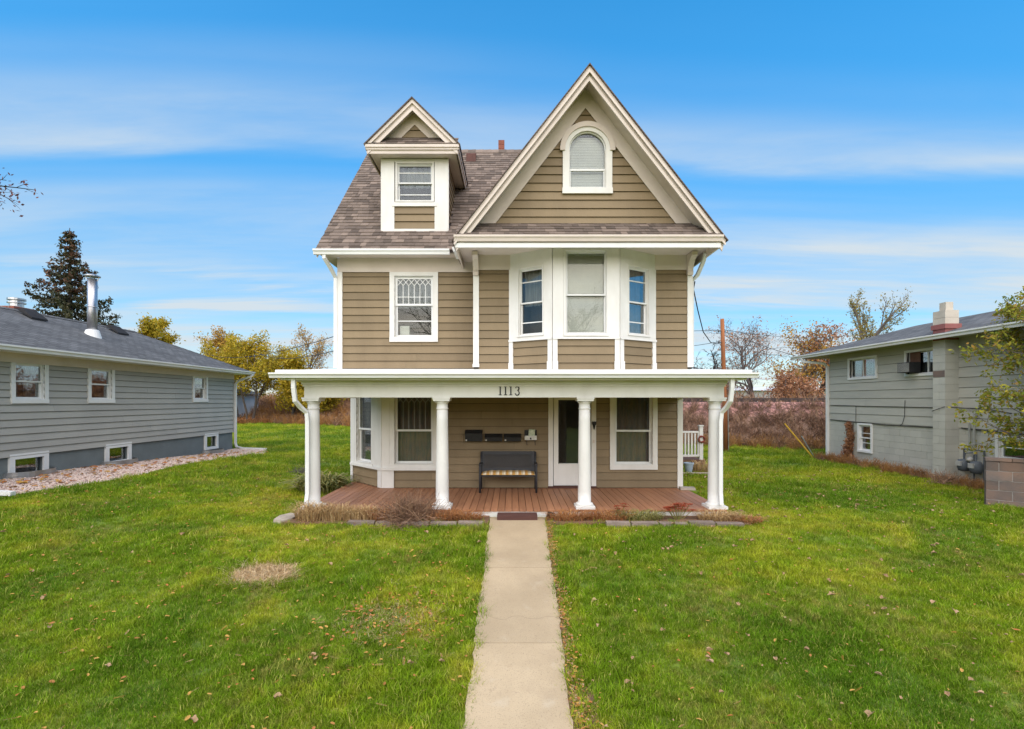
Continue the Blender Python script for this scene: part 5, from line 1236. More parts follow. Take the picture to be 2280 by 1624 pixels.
MB().box(-34, -25.62, 45.13, 49, .1, 2.9).build('wall', 'garage_white', gr); MB().yprism([(-34.4, 2.9), (-25.2, 2.9), (-29.8, 4.3)], 44.7, 49.4).build('roof', 'roof_slate', gr)
MB().fbox(fgar, -26.9, -26.2, .7, 2.6, .03, .2).build('meter_box', 'meter_grey', gr)
# ------------------------------------------------------------------ trees
class Tree:
    def __init__(s, seed): s.g = random.Random(seed); s.mb = MB(); s.tips = []
    def rv(s): return Vector((s.g.gauss(0, 1), s.g.gauss(0, 1), s.g.gauss(0, 1))).normalized()
    def branch(s, p, d, ln, r, lev, spec):
        g = s.g; wob, up, nseg = spec['wob'], spec['up'], 5 if lev < 2 else 4
        pts, rad = [p], [r]; d = d.normalized(); end_r = r * (.35 if lev else .45)
        for i in range(nseg):
            d = (d + s.rv() * wob + Vector((0, 0, up * (1 if lev else .3)))).normalized(); p = p + d * ln / nseg
            pts.append(p); rad.append(r + (end_r - r) * (i + 1) / nseg)
        s.mb.tube(pts, rad, 8 if lev == 0 else (5 if lev == 1 else 3), g.random(), cap=False)
        if lev >= spec['levels']:
            s.tips += [(pts[k], d) for k in range(1, nseg + 1)]; return
        n = spec['kids'][lev]
        for k in range(n):
            t_ = spec['start'][lev] + (1 - spec['start'][lev]) * (k + g.random()) / n; t_ = min(t_, .99); f = t_ * nseg; i = int(f)
            q = pts[i].lerp(pts[i + 1], f - i); dd = (pts[i + 1] - pts[i]).normalized()
            o = s.rv(); o = (o - dd * o.dot(dd)).normalized(); nd = dd * math.cos(spec['ang']) + o * math.sin(spec['ang'])
            s.branch(q, nd, ln * spec['len'] * g.uniform(.7, 1.15) * (1.1 - .45 * t_ if lev == 0 else 1), max(r * .5 * (1 - .4 * t_), spec.get('rmin', .006)), lev + 1, spec)
def leaf_cards(tips, per, size, spread, seed, droop=0.0):
    rs = np.random.RandomState(seed); n = len(tips) * per
    P = np.repeat(np.array([tuple(t_[0]) for t_ in tips]), per, axis=0) + rs.normal(0, spread, (n, 3))
    P[:, 2] -= droop * rs.random(n)
    a = rs.normal(0, 1, (n, 3)); a /= np.linalg.norm(a, axis=1)[:, None]; b = rs.normal(0, 1, (n, 3)); b -= a * (a * b).sum(1)[:, None]; b /= np.linalg.norm(b, axis=1)[:, None]
    sz = (size * rs.uniform(.6, 1.3, n))[:, None]
    V = np.stack([P - a * sz, P - b * sz * .45, P + a * sz, P + b * sz * .45], 1).reshape(-1, 3)
    return V, np.arange(4 * n).reshape(-1, 4), np.repeat(rs.random(n), 4)
def np_obj(name, V, F, rr, mat, parent=None):
    o = Vector(ORIGIN.get(parent.name, (0, 0, 0))) if parent else Vector((0, 0, 0))
    V = np.asarray(V, dtype=np.float32) - np.array(o, dtype=np.float32); F = np.asarray(F, dtype=np.int32); k = F.shape[1]
    me = bpy.data.meshes.new(name); me.vertices.add(len(V)); me.vertices.foreach_set('co', V.ravel())
    me.loops.add(F.size); me.loops.foreach_set('vertex_index', F.ravel()); me.polygons.add(len(F)); me.polygons.foreach_set('loop_start', np.arange(0, F.size, k, dtype=np.int32))
    me.update(calc_edges=True); a = me.attributes.new('rnd', 'FLOAT', 'POINT'); a.data.foreach_set('value', np.asarray(rr, dtype=np.float32))
    me.materials.append(MATS[mat]); ob = bpy.data.objects.new(name, me); col.objects.link(ob)
    if parent: ob.parent = parent; ORIGIN[ob.name] = tuple(o)
    return ob
SPEC = dict(levels=3, kids=(9, 6, 5), start=(.28, .2, .2), len=.52, ang=.75, wob=.16, up=.06, rmin=.006)
def tree(name, label, base, height, r, seed, leaf=None, per=6, size=.09, spread=.12, bark='bark', lean=(0, 0), stems=1, group=None, spec=None, cat='tree', droop=0.0, keep=1.0):
    sp_ = dict(SPEC); sp_.update(spec or {})
    t_ = thing(name, base, label, cat, group); T = Tree(seed); b = Vector(base)
    for k in range(stems):
        a = k * 6.283 / max(stems, 1) + seed; off = Vector((math.cos(a), math.sin(a), 0)) * (.25 if stems > 1 else 0)
        T.branch(b + off - Vector((0, 0, .15)), Vector((lean[0] + off.x * .7, lean[1] + off.y * .7, 1)), height * .80 * T.g.uniform(.85, 1.05), r * (1 if stems == 1 else .7), 0, sp_)
    T.mb.build('trunk', bark, t_, fix=False)
    if leaf:
        tips = [q for q in T.tips if T.g.random() < keep]
        V, F, rr = leaf_cards(tips, per, size, spread, seed, droop); np_obj('crown', V, F, rr, leaf, t_)
    return t_
GL = 'autumn trees behind the bungalow'
def gz_(x, y): return (x, y, H(x, y))
tree('deciduous_tree', 'small olive-yellow tree crown just above the bungalow ridge end', gz_(-28.4, 40.5), 10.6, .2, 3, 'leaf_yellow', 8, .12, .22, group=GL, spec=dict(start=(.5, .2, .2), len=.36))
tree('deciduous_tree', 'round orange-brown tree above the bungalow hip roof', gz_(-28.2, 46.5), 9.8, .2, 4, 'leaf_orange', 5, .11, .24, group=GL, spec=dict(start=(.3, .2, .2), len=.46, kids=(11, 6, 5)))
tree('deciduous_tree', 'olive-yellow tree between the orange tree and the bungalow eave', gz_(-24.9, 44.0), 7.8, .16, 5, 'leaf_yellow', 5, .11, .2, group=GL, spec=dict(start=(.3, .2, .2)))
tree('deciduous_tree', 'golden multi-stemmed tree standing on the lawn edge by the white garage', gz_(-22.9, 42.5), 7.9, .14, 6, 'leaf_yellow', 5, .11, .22, stems=3, group=GL, spec=dict(kids=(9, 6, 4), start=(.38, .2, .2), len=.42, up=.1))
tree('deciduous_tree', 'thin sparse tree with bare top twigs left of the tan house', gz_(-20.2, 46.5), 9.2, .13, 8, 'leaf_orange', 2, .09, .2, bark='bark_grey', group=GL, spec=dict(levels=4, kids=(10, 6, 4, 3), ang=.55, up=.12, start=(.25, .2, .2, .2), rmin=.008), keep=.45)
tree('deciduous_tree', 'crooked dark-trunked tree with golden leaves beside the porch corner', gz_(-18.9, 41.8), 4.6, .22, 9, 'leaf_yellow', 8, .11, .24, bark='bark_dark', lean=(.5, 0), stems=2, group=GL, spec=dict(wob=.3, kids=(9, 6, 4), start=(.4, .2, .2), up=.04))
tree('deciduous_tree', 'thin bare reddish tree showing above the left end of the porch roof', gz_(-15.4, 47), 6.2, .12, 10, 'leaf_brown', 1, .09, .15, bark='bark_grey', group=GL, spec=dict(levels=4, kids=(8, 5, 4, 3), start=(.3, .2, .2, .2)), keep=.4)
tree('deciduous_tree', 'low golden tree partly hidden by the porch gutter end', gz_(-19.6, 44.5), 6.4, .14, 12, 'leaf_yellow', 8, .12, .26, group=GL, spec=dict(start=(.2, .2, .2), kids=(11, 6, 5)))
GR = 'bare trees behind the railway'
tree('bare_tree', 'gnarled black bare tree behind the utility pole', (15.0, 35, .5), 7.0, .22, 21, None, bark='bark_dark', group=GR, spec=dict(levels=4, kids=(12, 6, 5, 3), wob=.38, ang=.85, up=.0, start=(.45, .2, .2, .2), rmin=.012, len=.5))
tree('bare_tree', 'arching bare grey tree between the utility pole and the orange willow', (18.6, 37, 1.5), 6.6, .18, 22, 'leaf_brown', 1, .09, .2, bark='bark_grey', group=GR, lean=(-.25, 0), spec=dict(levels=4, kids=(12, 6, 5, 3), wob=.26, ang=.8, up=.0, start=(.12, .2, .2, .2), rmin=.010, len=.6), keep=.3)
tree('willow_tree', 'orange-brown bushy tree beyond the track beside the split-level house', (20.6, 36, 1.2), 6.0, .2, 23, 'leaf_orange', 4, .10, .30, group=GR, bark='bark_grey', spec=dict(levels=4, kids=(10, 6, 4, 3), start=(.1, .15, .2, .2), len=.52, ang=.7), keep=.32)
tree('willow_tree', 'rusty half-bare tree touching the split-level roof corner', (23.0, 36.5, 1.2), 6.6, .2, 24, 'leaf_brown', 4, .10, .3, group=GR, bark='bark_grey', spec=dict(levels=4, kids=(10, 6, 4, 3), start=(.1, .15, .2, .2), len=.5), keep=.28)
tree('poplar_tree', 'tall sparse tree with few olive leaves, nearer the utility pole', (26.9, 40, .8), 12.6, .16, 25, 'leaf_olive', 2, .09, .18, bark='bark_grey', group=GR, spec=dict(levels=3, kids=(18, 7, 4), ang=.5, up=.14, len=.34, start=(.2, .2, .2)), keep=.4)
tree('poplar_tree', 'tall sparse tree rising behind the split-level roof', (29.4, 40, .8), 12.8, .16, 26, 'leaf_olive', 2, .09, .16, bark='bark_grey', group=GR, spec=dict(levels=3, kids=(20, 7, 4), ang=.42, up=.16, len=.28, start=(.2, .2, .2)), keep=.45)
for i, (x, y, h, lf, lb) in enumerate(((12.5, 43, 4.0, 'leaf_brown', 'low brown thicket tree right behind the tan house corner'), (17.5, 42, 4.4, 'leaf_brown', 'brown thicket tree behind the gnarled bare tree'), (31.5, 36, 5.0, 'leaf_orange', 'orange thicket tree mostly hidden by the split-level house'), (19.5, 33.5, 3.6, 'leaf_brown', 'low rusty thicket just beyond the track below the orange willow'), (24.2, 33, 4.4, 'leaf_brown', 'rusty thicket beside the split-level house eave'))):
    tree('thicket_tree', lb, (x, y, .8), h, .12, 40 + i, lf, 2, .10, .3, bark='bark_grey', stems=3, group=GR, spec=dict(kids=(9, 6, 4), start=(.12, .15, .2), ang=.65))
# overhanging twigs at the top left, from a tree standing left of the frame
tw = thing('deciduous_tree', (-11.2, 7.2, .45), 'tree out of frame whose dark red twigs reach in at the upper left edge', 'tree'); T = Tree(31)
T.mb.tube([(-11.2, 7.2, .3), (-11.1, 7.2, 3), (-11.0, 7.25, 5.2), (-11.1, 7.3, 8.5)], [.2, .17, .13, .05], 8)
for k, (p0, p1) in enumerate((((-11.0, 7.25, 4.9), (-8.15, 7.2, 5.85)), ((-11.0, 7.25, 4.6), (-8.35, 7.5, 5.70)))):
    d_ = Vector(p1) - Vector(p0); T.branch(Vector(p0), d_, d_.length, .05, 1, dict(SPEC, levels=3, kids=(0, 12, 5), start=(.3, .55, .2), len=.24, ang=.7, wob=.07, up=.0, rmin=.005))
T.mb.build('trunk', 'bark_dark', tw, fix=False)
V, F, rr = leaf_cards(T.tips, 2, .03, .04, 31); np_obj('crown', V, F, rr, 'leaf_red', tw)
# leafy small tree at the right edge
tree('leafy_shrub', 'yellow-green leafy shrub reaching in from the right edge over the block wall', (11.45, 9.2, .2), 5.6, .07, 33, 'leaf_shrub', 8, .048, .06, bark='bark_grey', cat='shrub', stems=3, spec=dict(kids=(11, 6, 5), start=(.16, .25, .2), len=.40, ang=.9, up=.02, wob=.14), droop=.05, keep=.6)
# bare trees across the street behind the photographer: they show only as reflections in the window panes
for i, (x, h_) in enumerate(((-5.5, 11), (4.0, 12), (11.0, 10))):
    tree('street_tree', ('bare street tree behind the photographer, left one, reflected in the panes', 'bare street tree behind the photographer, middle one, reflected in the panes', 'bare street tree behind the photographer, right one, reflected in the panes')[i], (x, -13.0 - i, -.6), h_, .2, 70 + i, None, bark='bark_dark', spec=dict(levels=3, kids=(12, 7, 5), start=(.25, .2, .2), len=.55, rmin=.012))
# spruce
def spruce(base, h, rad, seed):
    t_ = thing('spruce_tree', base, 'tall dark spruce with brownish top behind the bungalow', 'tree'); g = random.Random(seed); b = Vector(base)
    tr_ = MB().tube([b, b + Vector((.05, 0, h * .5)), b + Vector((0, 0, h))], [.28, .16, .02], 8); tips, tb = [], []
    z = .8
    while z < h - .1:
        f = 1 - z / h; R_ = rad * (f ** .95) * g.uniform(.8, 1.1) + .12; n = max(4, int(5 + 6 * f)); a0 = g.random() * 6.28
        for k in range(n):
            a = a0 + 6.283 * k / n + g.uniform(-.25, .25); L = R_ * g.uniform(.6, 1.2); d = Vector((math.cos(a), math.sin(a), 0)); pts = []
            for i in range(5):
                u = i / 4; pts.append(b + Vector((0, 0, z)) + d * L * u + Vector((0, 0, L * (-.38 * u + .34 * u * u))))
            tr_.tube(pts, [.035 * f + .012, .03 * f + .01, .02 * f + .008, .012, .006], 3, cap=False)
            m = max(5, int(L * 9))
            for i in range(m):
                u = (.12 + .88 * (i + g.random()) / m); fi = u * 4; j = min(3, int(fi)); q = pts[j].lerp(pts[j + 1], fi - j); (tb if (z > h * .68 and g.random() < .55) else tips).append((q, d))
        z += .42 + .30 * f
    tr_.build('trunk', 'bark_dark', t_, fix=False)
    for nm, tp, mt in (('crown', tips, 'needle'), ('cone_clusters', tb, 'needle_brown')):
        V, F, rr = leaf_cards(tp, 9, .12, .085, seed, .20); np_obj(nm, V, F, rr, mt, t_)
spruce((-31.0, 34, .3), 14.1, 6.6, 5)

# ------------------------------------------------------------------ lawn grass, leaves, gravel
def xy_ok(x, y):
    ok = ~((x > -4.06) & (x < 4.06) & (y > 8.66) & (y < 18.8))
    ok &= ~((x > np.vectorize(wl_)(y) - .005 + np.random.exponential(.018, x.shape)) & (x < np.vectorize(wr_)(y) + .02 - np.random.exponential(.012, x.shape)) & (y < 9.0))
    gx_ = np.vectorize(gvx)(y); gx_ = np.where(y > 19, -9.75 - .9 * (y - 19) / 2, gx_)
    ok &= ~((x < gx_) & (x > -12.3) & (y < 21.2)); ok &= ~((x < -11.9) & (y < 21))
    ok &= ~((x > 11.55) & (y < 18.4)); ok &= y < 31.4 - .62 * x
    ok &= ~(((x + 3.34) / .44) ** 2 + ((y - 6.5) / .34) ** 2 < np.random.uniform(.7, 1.0, x.shape))
    ok &= ~((x > 9.9) & (y < 10.3) & (x - 9.92 > (10.15 - y) * 1.33))
    return ok
def lawn_pts(y0, y1, dens):
    area = 1.12 * (y1 ** 2 - y0 ** 2); n = int(area * dens); y = np.sqrt(np.random.uniform(y0 ** 2, y1 ** 2, n)); x = np.random.uniform(-1.12, 1.12, n) * y
    k = xy_ok(x, y); x, y = x[k], y[k]; return x, y
tufts = [(tuft('tuft', 34, .085, .018, .046, .0042, .9, i), 'grass_blade') for i in range(6)]
tall = [(tuft('tuft', 26, .06, .04, .085, .0048, 1.0, 50 + i), 'grass_blade') for i in range(3)]
tufts += tall
X, Y_, Sc, Ix = [], [], [], []
for (y0, y1, dens, s0) in ((2.9, 5.2, 560, 1.0), (5.2, 7.5, 380, 1.1), (7.5, 11, 210, 1.3), (11, 16, 85, 1.75), (16, 26, 38, 2.2), (26, 50, 14, 2.8)):
    x, y = lawn_pts(y0, y1, dens); n = len(x); X.append(x); Y_.append(y)
    clump = np.sin(x * 1.7 + 2 * np.sin(y * 1.1)) * np.sin(y * 2.1 + 1.5 * np.sin(x * .9)); wide = s0 * np.random.uniform(.75, 1.2, n) * (1 + .18 * clump)
    near_walk = (np.abs(x - .1) < .95) & (y < 9); ring = (((x + 3.34) / .85) ** 2 + ((y - 6.55) / .60) ** 2 < 1)
    t_ = (np.random.random(n) < np.where(ring, .7, np.where(near_walk, .30, .06 + .10 * (clump > .35))))
    Sc.append(wide); Ix.append(np.where(t_, np.random.randint(6, 9, n), np.random.randint(0, 6, n)))
X, Y_, Sc, Ix = map(np.concatenate, (X, Y_, Sc, Ix))
scatter('lawn_grass', tufts, np.column_stack([X, Y_, hgt(X, Y_)]), Sc, rot_z(len(X), .1), Ix, 'short uneven lawn grass, green with yellowed patches')
def leaf_mesh(seed, kind):
    g = random.Random(seed); V, F, Q = [], [], []
    if kind == 'oval':
        n = 10; L, W = .5, .27; pts = [(0, 0, .03)] + [(L * math.cos(6.283 * i / n) * (1 + .15 * g.random()), W * math.sin(6.283 * i / n) * (1 + .25 * g.random()), .13 * abs(math.sin(6.283 * i / n)) + .05 * g.random()) for i in range(n)]
        V = pts; F = [(0, i + 1, (i + 1) % n + 1) for i in range(n)]; Q = [g.random()] * len(V)
    elif kind == 'pinnate':
        r_ = g.random()
        for i in range(11):
            u = -1 + .2 * i
            for sg in (-1, 1):
                b = len(V); d = .32 * (1 - .35 * abs(u)); V += [(u, .01 * sg, .06), (u + .07, sg * d * .5, .10 + .08 * g.random()), (u + .13, sg * d, .03 + .1 * g.random()), (u - .01, sg * d * .55, .09)]; F.append((b, b + 1, b + 2, b + 3)); Q += [min(1, max(0, r_ + g.uniform(-.15, .15)))] * 4
    else:
        n = 15; pts = [(0, 0, .05)]
        for i in range(n): a = 6.283 * i / n; rr = .5 * (.85 if i % 3 == 0 else .66) * g.uniform(.7, 1.15); pts.append((rr * math.cos(a) * 1.25, rr * math.sin(a) * .8, .14 * g.random() + .28 * abs(math.sin(a)) ** 2))
        V = pts; F = [(0, i + 1, (i + 1) % n + 1) for i in range(n)]; Q = [g.random()] * len(V)
    return quick_mesh('leaf', V, F, Q)
leaves = [(leaf_mesh(i, 'oval'), 'fallen_leaf') for i in range(5)] + [(leaf_mesh(20 + i, 'pinnate'), 'fallen_leaf') for i in range(4)] + [(leaf_mesh(40 + i, 'lobed'), 'fallen_pale') for i in range(5)]
LX, LY, LS, LI = [], [], [], []
def add_leaves(n, fx, fy, s0, s1, lo, hi):
    for _ in range(n):
        LX.append(fx()); LY.append(fy()); LS.append(ru(s0, s1)); LI.append(random.randint(lo, hi))
def lawn_leaf(n, side):
    for _ in range(n):
        y = math.sqrt(ru(3.0 ** 2, 15 ** 2)); x = y * (ru(-1.1, -.06) if side < 0 else ru(.12, 1.1))
        if not xy_ok(np.array([x]), np.array([y]))[0]: continue
        LX.append(x); LY.append(y)
        big_ = rnd() < (.16 if side > 0 else .03)
        LS.append(ru(.06, .10) if big_ else ru(.022, .05)); LI.append(random.randint(9, 13) if (big_ or (side > 0 and rnd() < .35)) else (random.randint(5, 8) if rnd() < .35 else random.randint(0, 4)))
lawn_leaf(2700, -1); lawn_leaf(1700, 1)
for _ in range(1700):                                   # litter along the right edge of the walk
    y = ru(2.6, 8.9)
    if rnd() > .35 + .65 * abs(math.sin(y * 2.3 + math.sin(y * 5.1))): continue
    LX.append(wr_(y) + abs(random.gauss(0, .07 if y > 4.4 else .11)) + .004); LY.append(y); LS.append(ru(.014, .038)); LI.append(random.randint(0, 8) if rnd() < .8 else random.randint(9, 13))
for _ in range(320): y = ru(9, 20); LX.append(ru(-11.8, -9.9)); LY.append(y); LS.append(ru(.07, .13)); LI.append(random.randint(0, 4))
for _ in range(260): LX.append(random.gauss(-1.25, .42)); LY.append(random.gauss(5.4, .4)); LS.append(ru(.025, .05)); LI.append(random.randint(0, 8))
LX, LY, LS, LI = map(np.array, (LX, LY, LS, LI))
k = ~((LX > wl_(5)) & (LX < .47) & (LY < 9)); LX, LY, LS, LI = LX[k], LY[k], LS[k], LI[k]
onl = (LX > -9.8)
scatter('fallen_leaves', leaves, np.column_stack([LX, LY, hgt(LX, LY) + np.where(onl, .05, .045)]), LS, rot_z(len(LX), .35), LI, 'orange and tan fallen leaves scattered over lawn and gravel')
mb = MB(); ring_ = [(-3.34 + .42 * math.cos(a * .314) * (1 + .12 * math.sin(a * 2.3)), 6.5 + .33 * math.sin(a * .314) * (1 + .1 * math.cos(a * 1.7))) for a in range(20)]
mb.add([(-3.34, 6.5, H(-3.34, 6.5) + .012)] + [(x, y, H(x, y) + .008) for x, y in ring_], [(0, i + 1, (i + 1) % 20 + 1) for i in range(20)]); struct(mb.build('bare_soil', 'flat_stone', fix=False), 'bare tan soil patch in the front lawn')
# straw on the bare patch
straw = [(tuft('straw', 16, .10, .02, .05, .006, 3.2, 90 + i, .6), 'straw_pale') for i in range(4)]
n = 420; a = np.random.uniform(0, 6.283, n); d = np.sqrt(np.random.random(n)); x = -3.34 + .42 * d * np.cos(a); y = 6.5 + .32 * d * np.sin(a)
scatter('straw', straw, np.column_stack([x, y, hgt(x, y)]), np.random.uniform(.8, 1.4, n), rot_z(n, .2), np.random.randint(0, 4, n), 'bare straw-covered patch in the front lawn')
n = 260; x = np.random.normal(-1.25, .33, n); y = np.random.normal(5.45, .28, n)
scatter('dry_thatch', straw, np.column_stack([x, y, hgt(x, y)]), np.random.uniform(.5, .9, n), rot_z(n, .2), np.random.randint(0, 4, n), 'thin brown thatch showing in the lawn left of the walk')
# pebbles
def pebble(seed):
    g = random.Random(seed); bm = bmesh.new(); bmesh.ops.create_icosphere(bm, subdivisions=1, radius=.5)
    for v in bm.verts: v.co = v.co * g.uniform(.75, 1.15); v.co.z *= .6
    me = bpy.data.meshes.new('pebble'); bm.to_mesh(me); bm.free(); a = me.attributes.new('rnd', 'FLOAT', 'POINT'); a.data.foreach_set('value', [g.random()] * len(me.vertices)); return me
n = 15000; y = np.random.uniform(8.3, 21.0, n); xr = np.where(y > 19, -9.75 - .9 * (y - 19) / 2, np.vectorize(gvx)(y)); x = -11.95 + (xr + 12.0) * np.random.random(n)
scatter('gravel', [(pebble(i), 'pebble') for i in range(10)], np.column_stack([x, y, hgt(x, y) + .02]), np.random.uniform(.03, .065, n), rot_z(n, 1.0), np.random.randint(0, 10, n), 'loose pink and tan gravel beside the bungalow')

# ------------------------------------------------------------------ brush on the bank
def twig_clump(seed, n, h, w, sp_=.35):
    g = random.Random(seed); V, F, Q = [], [], []
    for _ in range(n):
        p = Vector((g.gauss(0, .12), g.gauss(0, .12), 0)); d = Vector((g.gauss(0, sp_), g.gauss(0, sp_), 1)).normalized(); ln = h * g.uniform(.5, 1.1); rr = g.random()
        for lev in range(3):
            side = d.orthogonal().normalized() * w * (1 - .25 * lev); b = len(V); q = p + d * ln / 3
            V += [tuple(p - side), tuple(p + side), tuple(q + side * .7), tuple(q - side * .7)]; F.append((b, b + 1, b + 2, b + 3)); Q += [rr] * 4
            for k in range(2):
                e = (d + Vector((g.gauss(0, .6), g.gauss(0, .6), g.gauss(0, .3)))).normalized(); b = len(V); t_ = q + e * ln * g.uniform(.15, .35); s2 = e.orthogonal().normalized() * w * .6
                V += [tuple(q - s2), tuple(q + s2), tuple(t_)]; F.append((b, b + 1, b + 2)); Q += [rr] * 3
            p = q; d = (d + Vector((g.gauss(0, .25), g.gauss(0, .25), 0))).normalized()
    return quick_mesh('twigs', V, F, Q)
cl_ = [(twig_clump(i, 22, 1.0, .019), 'brush_mix') for i in range(4)] + [(twig_clump(20 + i, 22, 1.0, .02, .25), 'brush_rust') for i in range(3)] + [(twig_clump(30 + i, 20, 1.0, .02, .55), 'dead_bush') for i in range(3)]
PX, SS, II = [], [], []
for _ in range(5200):
    s = ru(-48, 28); d = ru(-.9, 3.4) if rnd() < .8 else ru(-1.8, 0); p = bank_pt(s, d, 0); z = float(np.interp(d, [q[0] for q in prof_bank], [q[1] for q in prof_bank])) + .1 if d > 0 else H(p[0], p[1])
    dn = .5 + .5 * math.sin(s * .55) * math.sin(s * .21 + 2)
    if d > 2.2 and rnd() > .25 + .55 * dn: continue
    PX.append((p[0], p[1], max(z, H(p[0], p[1])) - .05)); rust = s < -8
    SS.append(ru(.35, .8) * (1 if d > .2 else .8) * (1.35 if rust else 1.0)); II.append(random.choice((4, 5, 6, 4, 5, 0, 1, 7)) if (rust and rnd() < .75) or d < .1 else random.choice((0, 1, 2, 3, 7, 8, 9)))
scatter('brush', cl_, np.array(PX), SS, rot_z(len(PX), .2), II, 'dead brown brush and dry grass covering the railway bank')
PX, SS, II = [], [], []
for _ in range(2600):
    s = ru(-60, 45); d = ru(8.5, 15); p = bank_pt(s, d, 0); PX.append((p[0], p[1], .8)); SS.append(ru(.8, 2.0) if s > -2 else ru(1.2, 2.4)); II.append(random.choice((0, 1, 2, 3, 4, 7, 8)))
scatter('undergrowth', cl_, np.array(PX), SS, rot_z(len(PX), .2), II, 'tangle of bare undergrowth beyond the railway track')

n = 900; x = np.random.uniform(-55, 55, n); y = -np.random.uniform(28, 46, n)  # unseen backdrop, added to darken the horizon mirrored in the panes
scatter('added_treeline', cl_, np.column_stack([x, y, hgt(x, y) - .1]), np.random.uniform(3.0, 7.5, n), rot_z(n, .15), np.random.randint(0, 10, n), 'unseen brown tree line added behind the photographer to darken reflections in the panes')
# ------------------------------------------------------------------ planting beds, shrubs
mb = MB(); vs, fs = [], []; yy = [2.0 + .2 * i for i in range(35)]
for y in yy: w_ = .05 + .05 * abs(math.sin(y * 1.9)) + ru(0, .02) + (.11 if y < 4.4 else 0); vs += [(wr_(y) - .02, y, H(wr_(y), y) + .016), (wr_(y) + w_, y, H(wr_(y) + w_, y) + .010)]
for i in range(len(yy) - 1): fs.append((2 * i, 2 * i + 1, 2 * i + 3, 2 * i + 2))
mb.add(vs, fs); struct(mb.build('soil_strip', 'bed_soil', fix=False), 'narrow strip of bare soil along the right edge of the walk')
mb = MB(); mb.box(-4.1, -.42, 8.60, 9.11, .0, .125); mb.build('bed', 'bed_soil'); struct(bpy.data.objects['bed'], 'bare soil of the planting bed left of the walk')
mb = MB(); mb.box(.64, 4.25, 8.60, 9.11, .0, .125); bb_ = mb.build('bed', 'bed_soil'); struct(bb_, 'bare soil of the planting bed right of the walk')
def edging(x0, x1, y, label):
    t_ = thing('bed_edging', ((x0 + x1) / 2, y, .1), label, 'edging'); x = x0
    while x < x1 - .1:
        w = ru(.38, .52); a, b = x, min(x + w, x1); x += w + .012; j = ru(-.015, .015); z = .145 + ru(-.02, .015)
        MB().hexa([(a, y - .07 + j, -.05), (b, y - .07 - j, -.05), (b, y + .07 - j, -.05), (a, y + .07 + j, -.05), (a + .01, y - .06 + j, z), (b - .01, y - .06 - j, z - .01), (b - .01, y + .06 - j, z), (a + .01, y + .06 + j, z + .005)], rnd()).build('block', 'edging_stone', t_)
edging(-2.9, -.5, 8.57, 'low stone edging of the planting bed left of the walk'); edging(1.65, 4.15, 8.55, 'low stone edging of the planting bed right of the walk')
o = MB().prism([(-4.30 + a, 8.72 + b, .08) for a, b in ((0, 0), (.2, -.12), (.32, .1), (.3, .42), (.1, .5), (-.03, .3))], [(-4.30 + a, 8.72 + b, .15 + .02 * b) for a, b in ((.01, .01), (.2, -.1), (.31, .1), (.29, .41), (.1, .48), (-.02, .3))]).build('stepping_stone', 'flat_stone'); tag(o, 'flat pale stone in the grass at the left porch corner', 'stone')
def clump(name, label, c, rad, h, n, mat, cat='plant', w=.008, lean=.5, group=None, seed=1, sq=1.0):
    g = random.Random(seed); V, F, Q = [], [], []
    for _ in range(n):
        a = g.random() * 6.283; d = math.sqrt(g.random()) * rad; x, y = c[0] + d * math.cos(a), c[1] + d * math.sin(a) * sq; hh = h * g.uniform(.45, 1.1) * (1 - .35 * d / rad); la = a + g.gauss(0, 1.0); le = hh * lean * g.uniform(.2, 1.6)
        sx_, sy_ = -math.sin(la) * w / 2, math.cos(la) * w / 2; lx, ly = math.cos(la) * le, math.sin(la) * le * sq; b = len(V)
        V += [(x - sx_, y - sy_, c[2]), (x + sx_, y + sy_, c[2]), (x + lx * .45 + sx_, y + ly * .45 + sy_, c[2] + hh * .75), (x + lx * .45 - sx_, y + ly * .45 - sy_, c[2] + hh * .75), (x + lx * 1.1 + sx_ * .7, y + ly * 1.1 + sy_ * .7, c[2] + hh * .95), (x + lx * 1.1 - sx_ * .7, y + ly * 1.1 - sy_ * .7, c[2] + hh * .95), (x + lx * 1.7, y + ly * 1.7, c[2] + hh * .8)]
        F += [(b, b + 1, b + 2, b + 3), (b + 3, b + 2, b + 4, b + 5), (b + 5, b + 4, b + 6, b + 6)]; Q += [g.random()] * 7
    F = [f if f[2] != f[3] else f[:3] for f in F]
    mb = MB(); mb.v, mb.f, mb.r = V, F, Q; o = mb.build(name, mat, fix=False); return tag(o, label, cat, group)
GP = 'dried plants in the porch beds'
for i, x in enumerate((-3.62, -3.15, -2.72, -2.32)):
    clump('dried_grass', ('straw-coloured grass clump at the foot of the left corner column', 'straw-coloured grass clump second from the left corner column', 'straw-coloured grass clump in the middle of the left bed', 'rust-coloured grass clump touching the dead brown bush')[i], (x, 8.84, .11), .33, (.40, .34, .30, .27)[i], 480, 'dry_rust' if i == 3 else 'dry_straw', 'dried grass', .009, .6, GP, 60 + i, .6)
def dead_bush(label, c, rad, h, n, mat, seed, grp=GP, name='dead_bush'):
    g = random.Random(seed); mb = MB()
    for _ in range(n):
        p = Vector((c[0] + g.gauss(0, rad * .3), c[1] + g.gauss(0, rad * .2), c[2])); d = Vector((g.gauss(0, .7), g.gauss(0, .45), g.uniform(.3, 1))).normalized(); pts = [p]
        for k in range(4): d = (d + Vector((g.gauss(0, .45), g.gauss(0, .45), g.gauss(-.08, .4)))).normalized(); p = p + d * h * g.uniform(.2, .36); p.z = max(p.z, c[2]); pts.append(p.copy())
        mb.tube(pts, [.006, .005, .004, .003, .002], 3, g.random(), cap=False)
    o = mb.build(name, mat, fix=False); return tag(o, label, 'bush', grp)
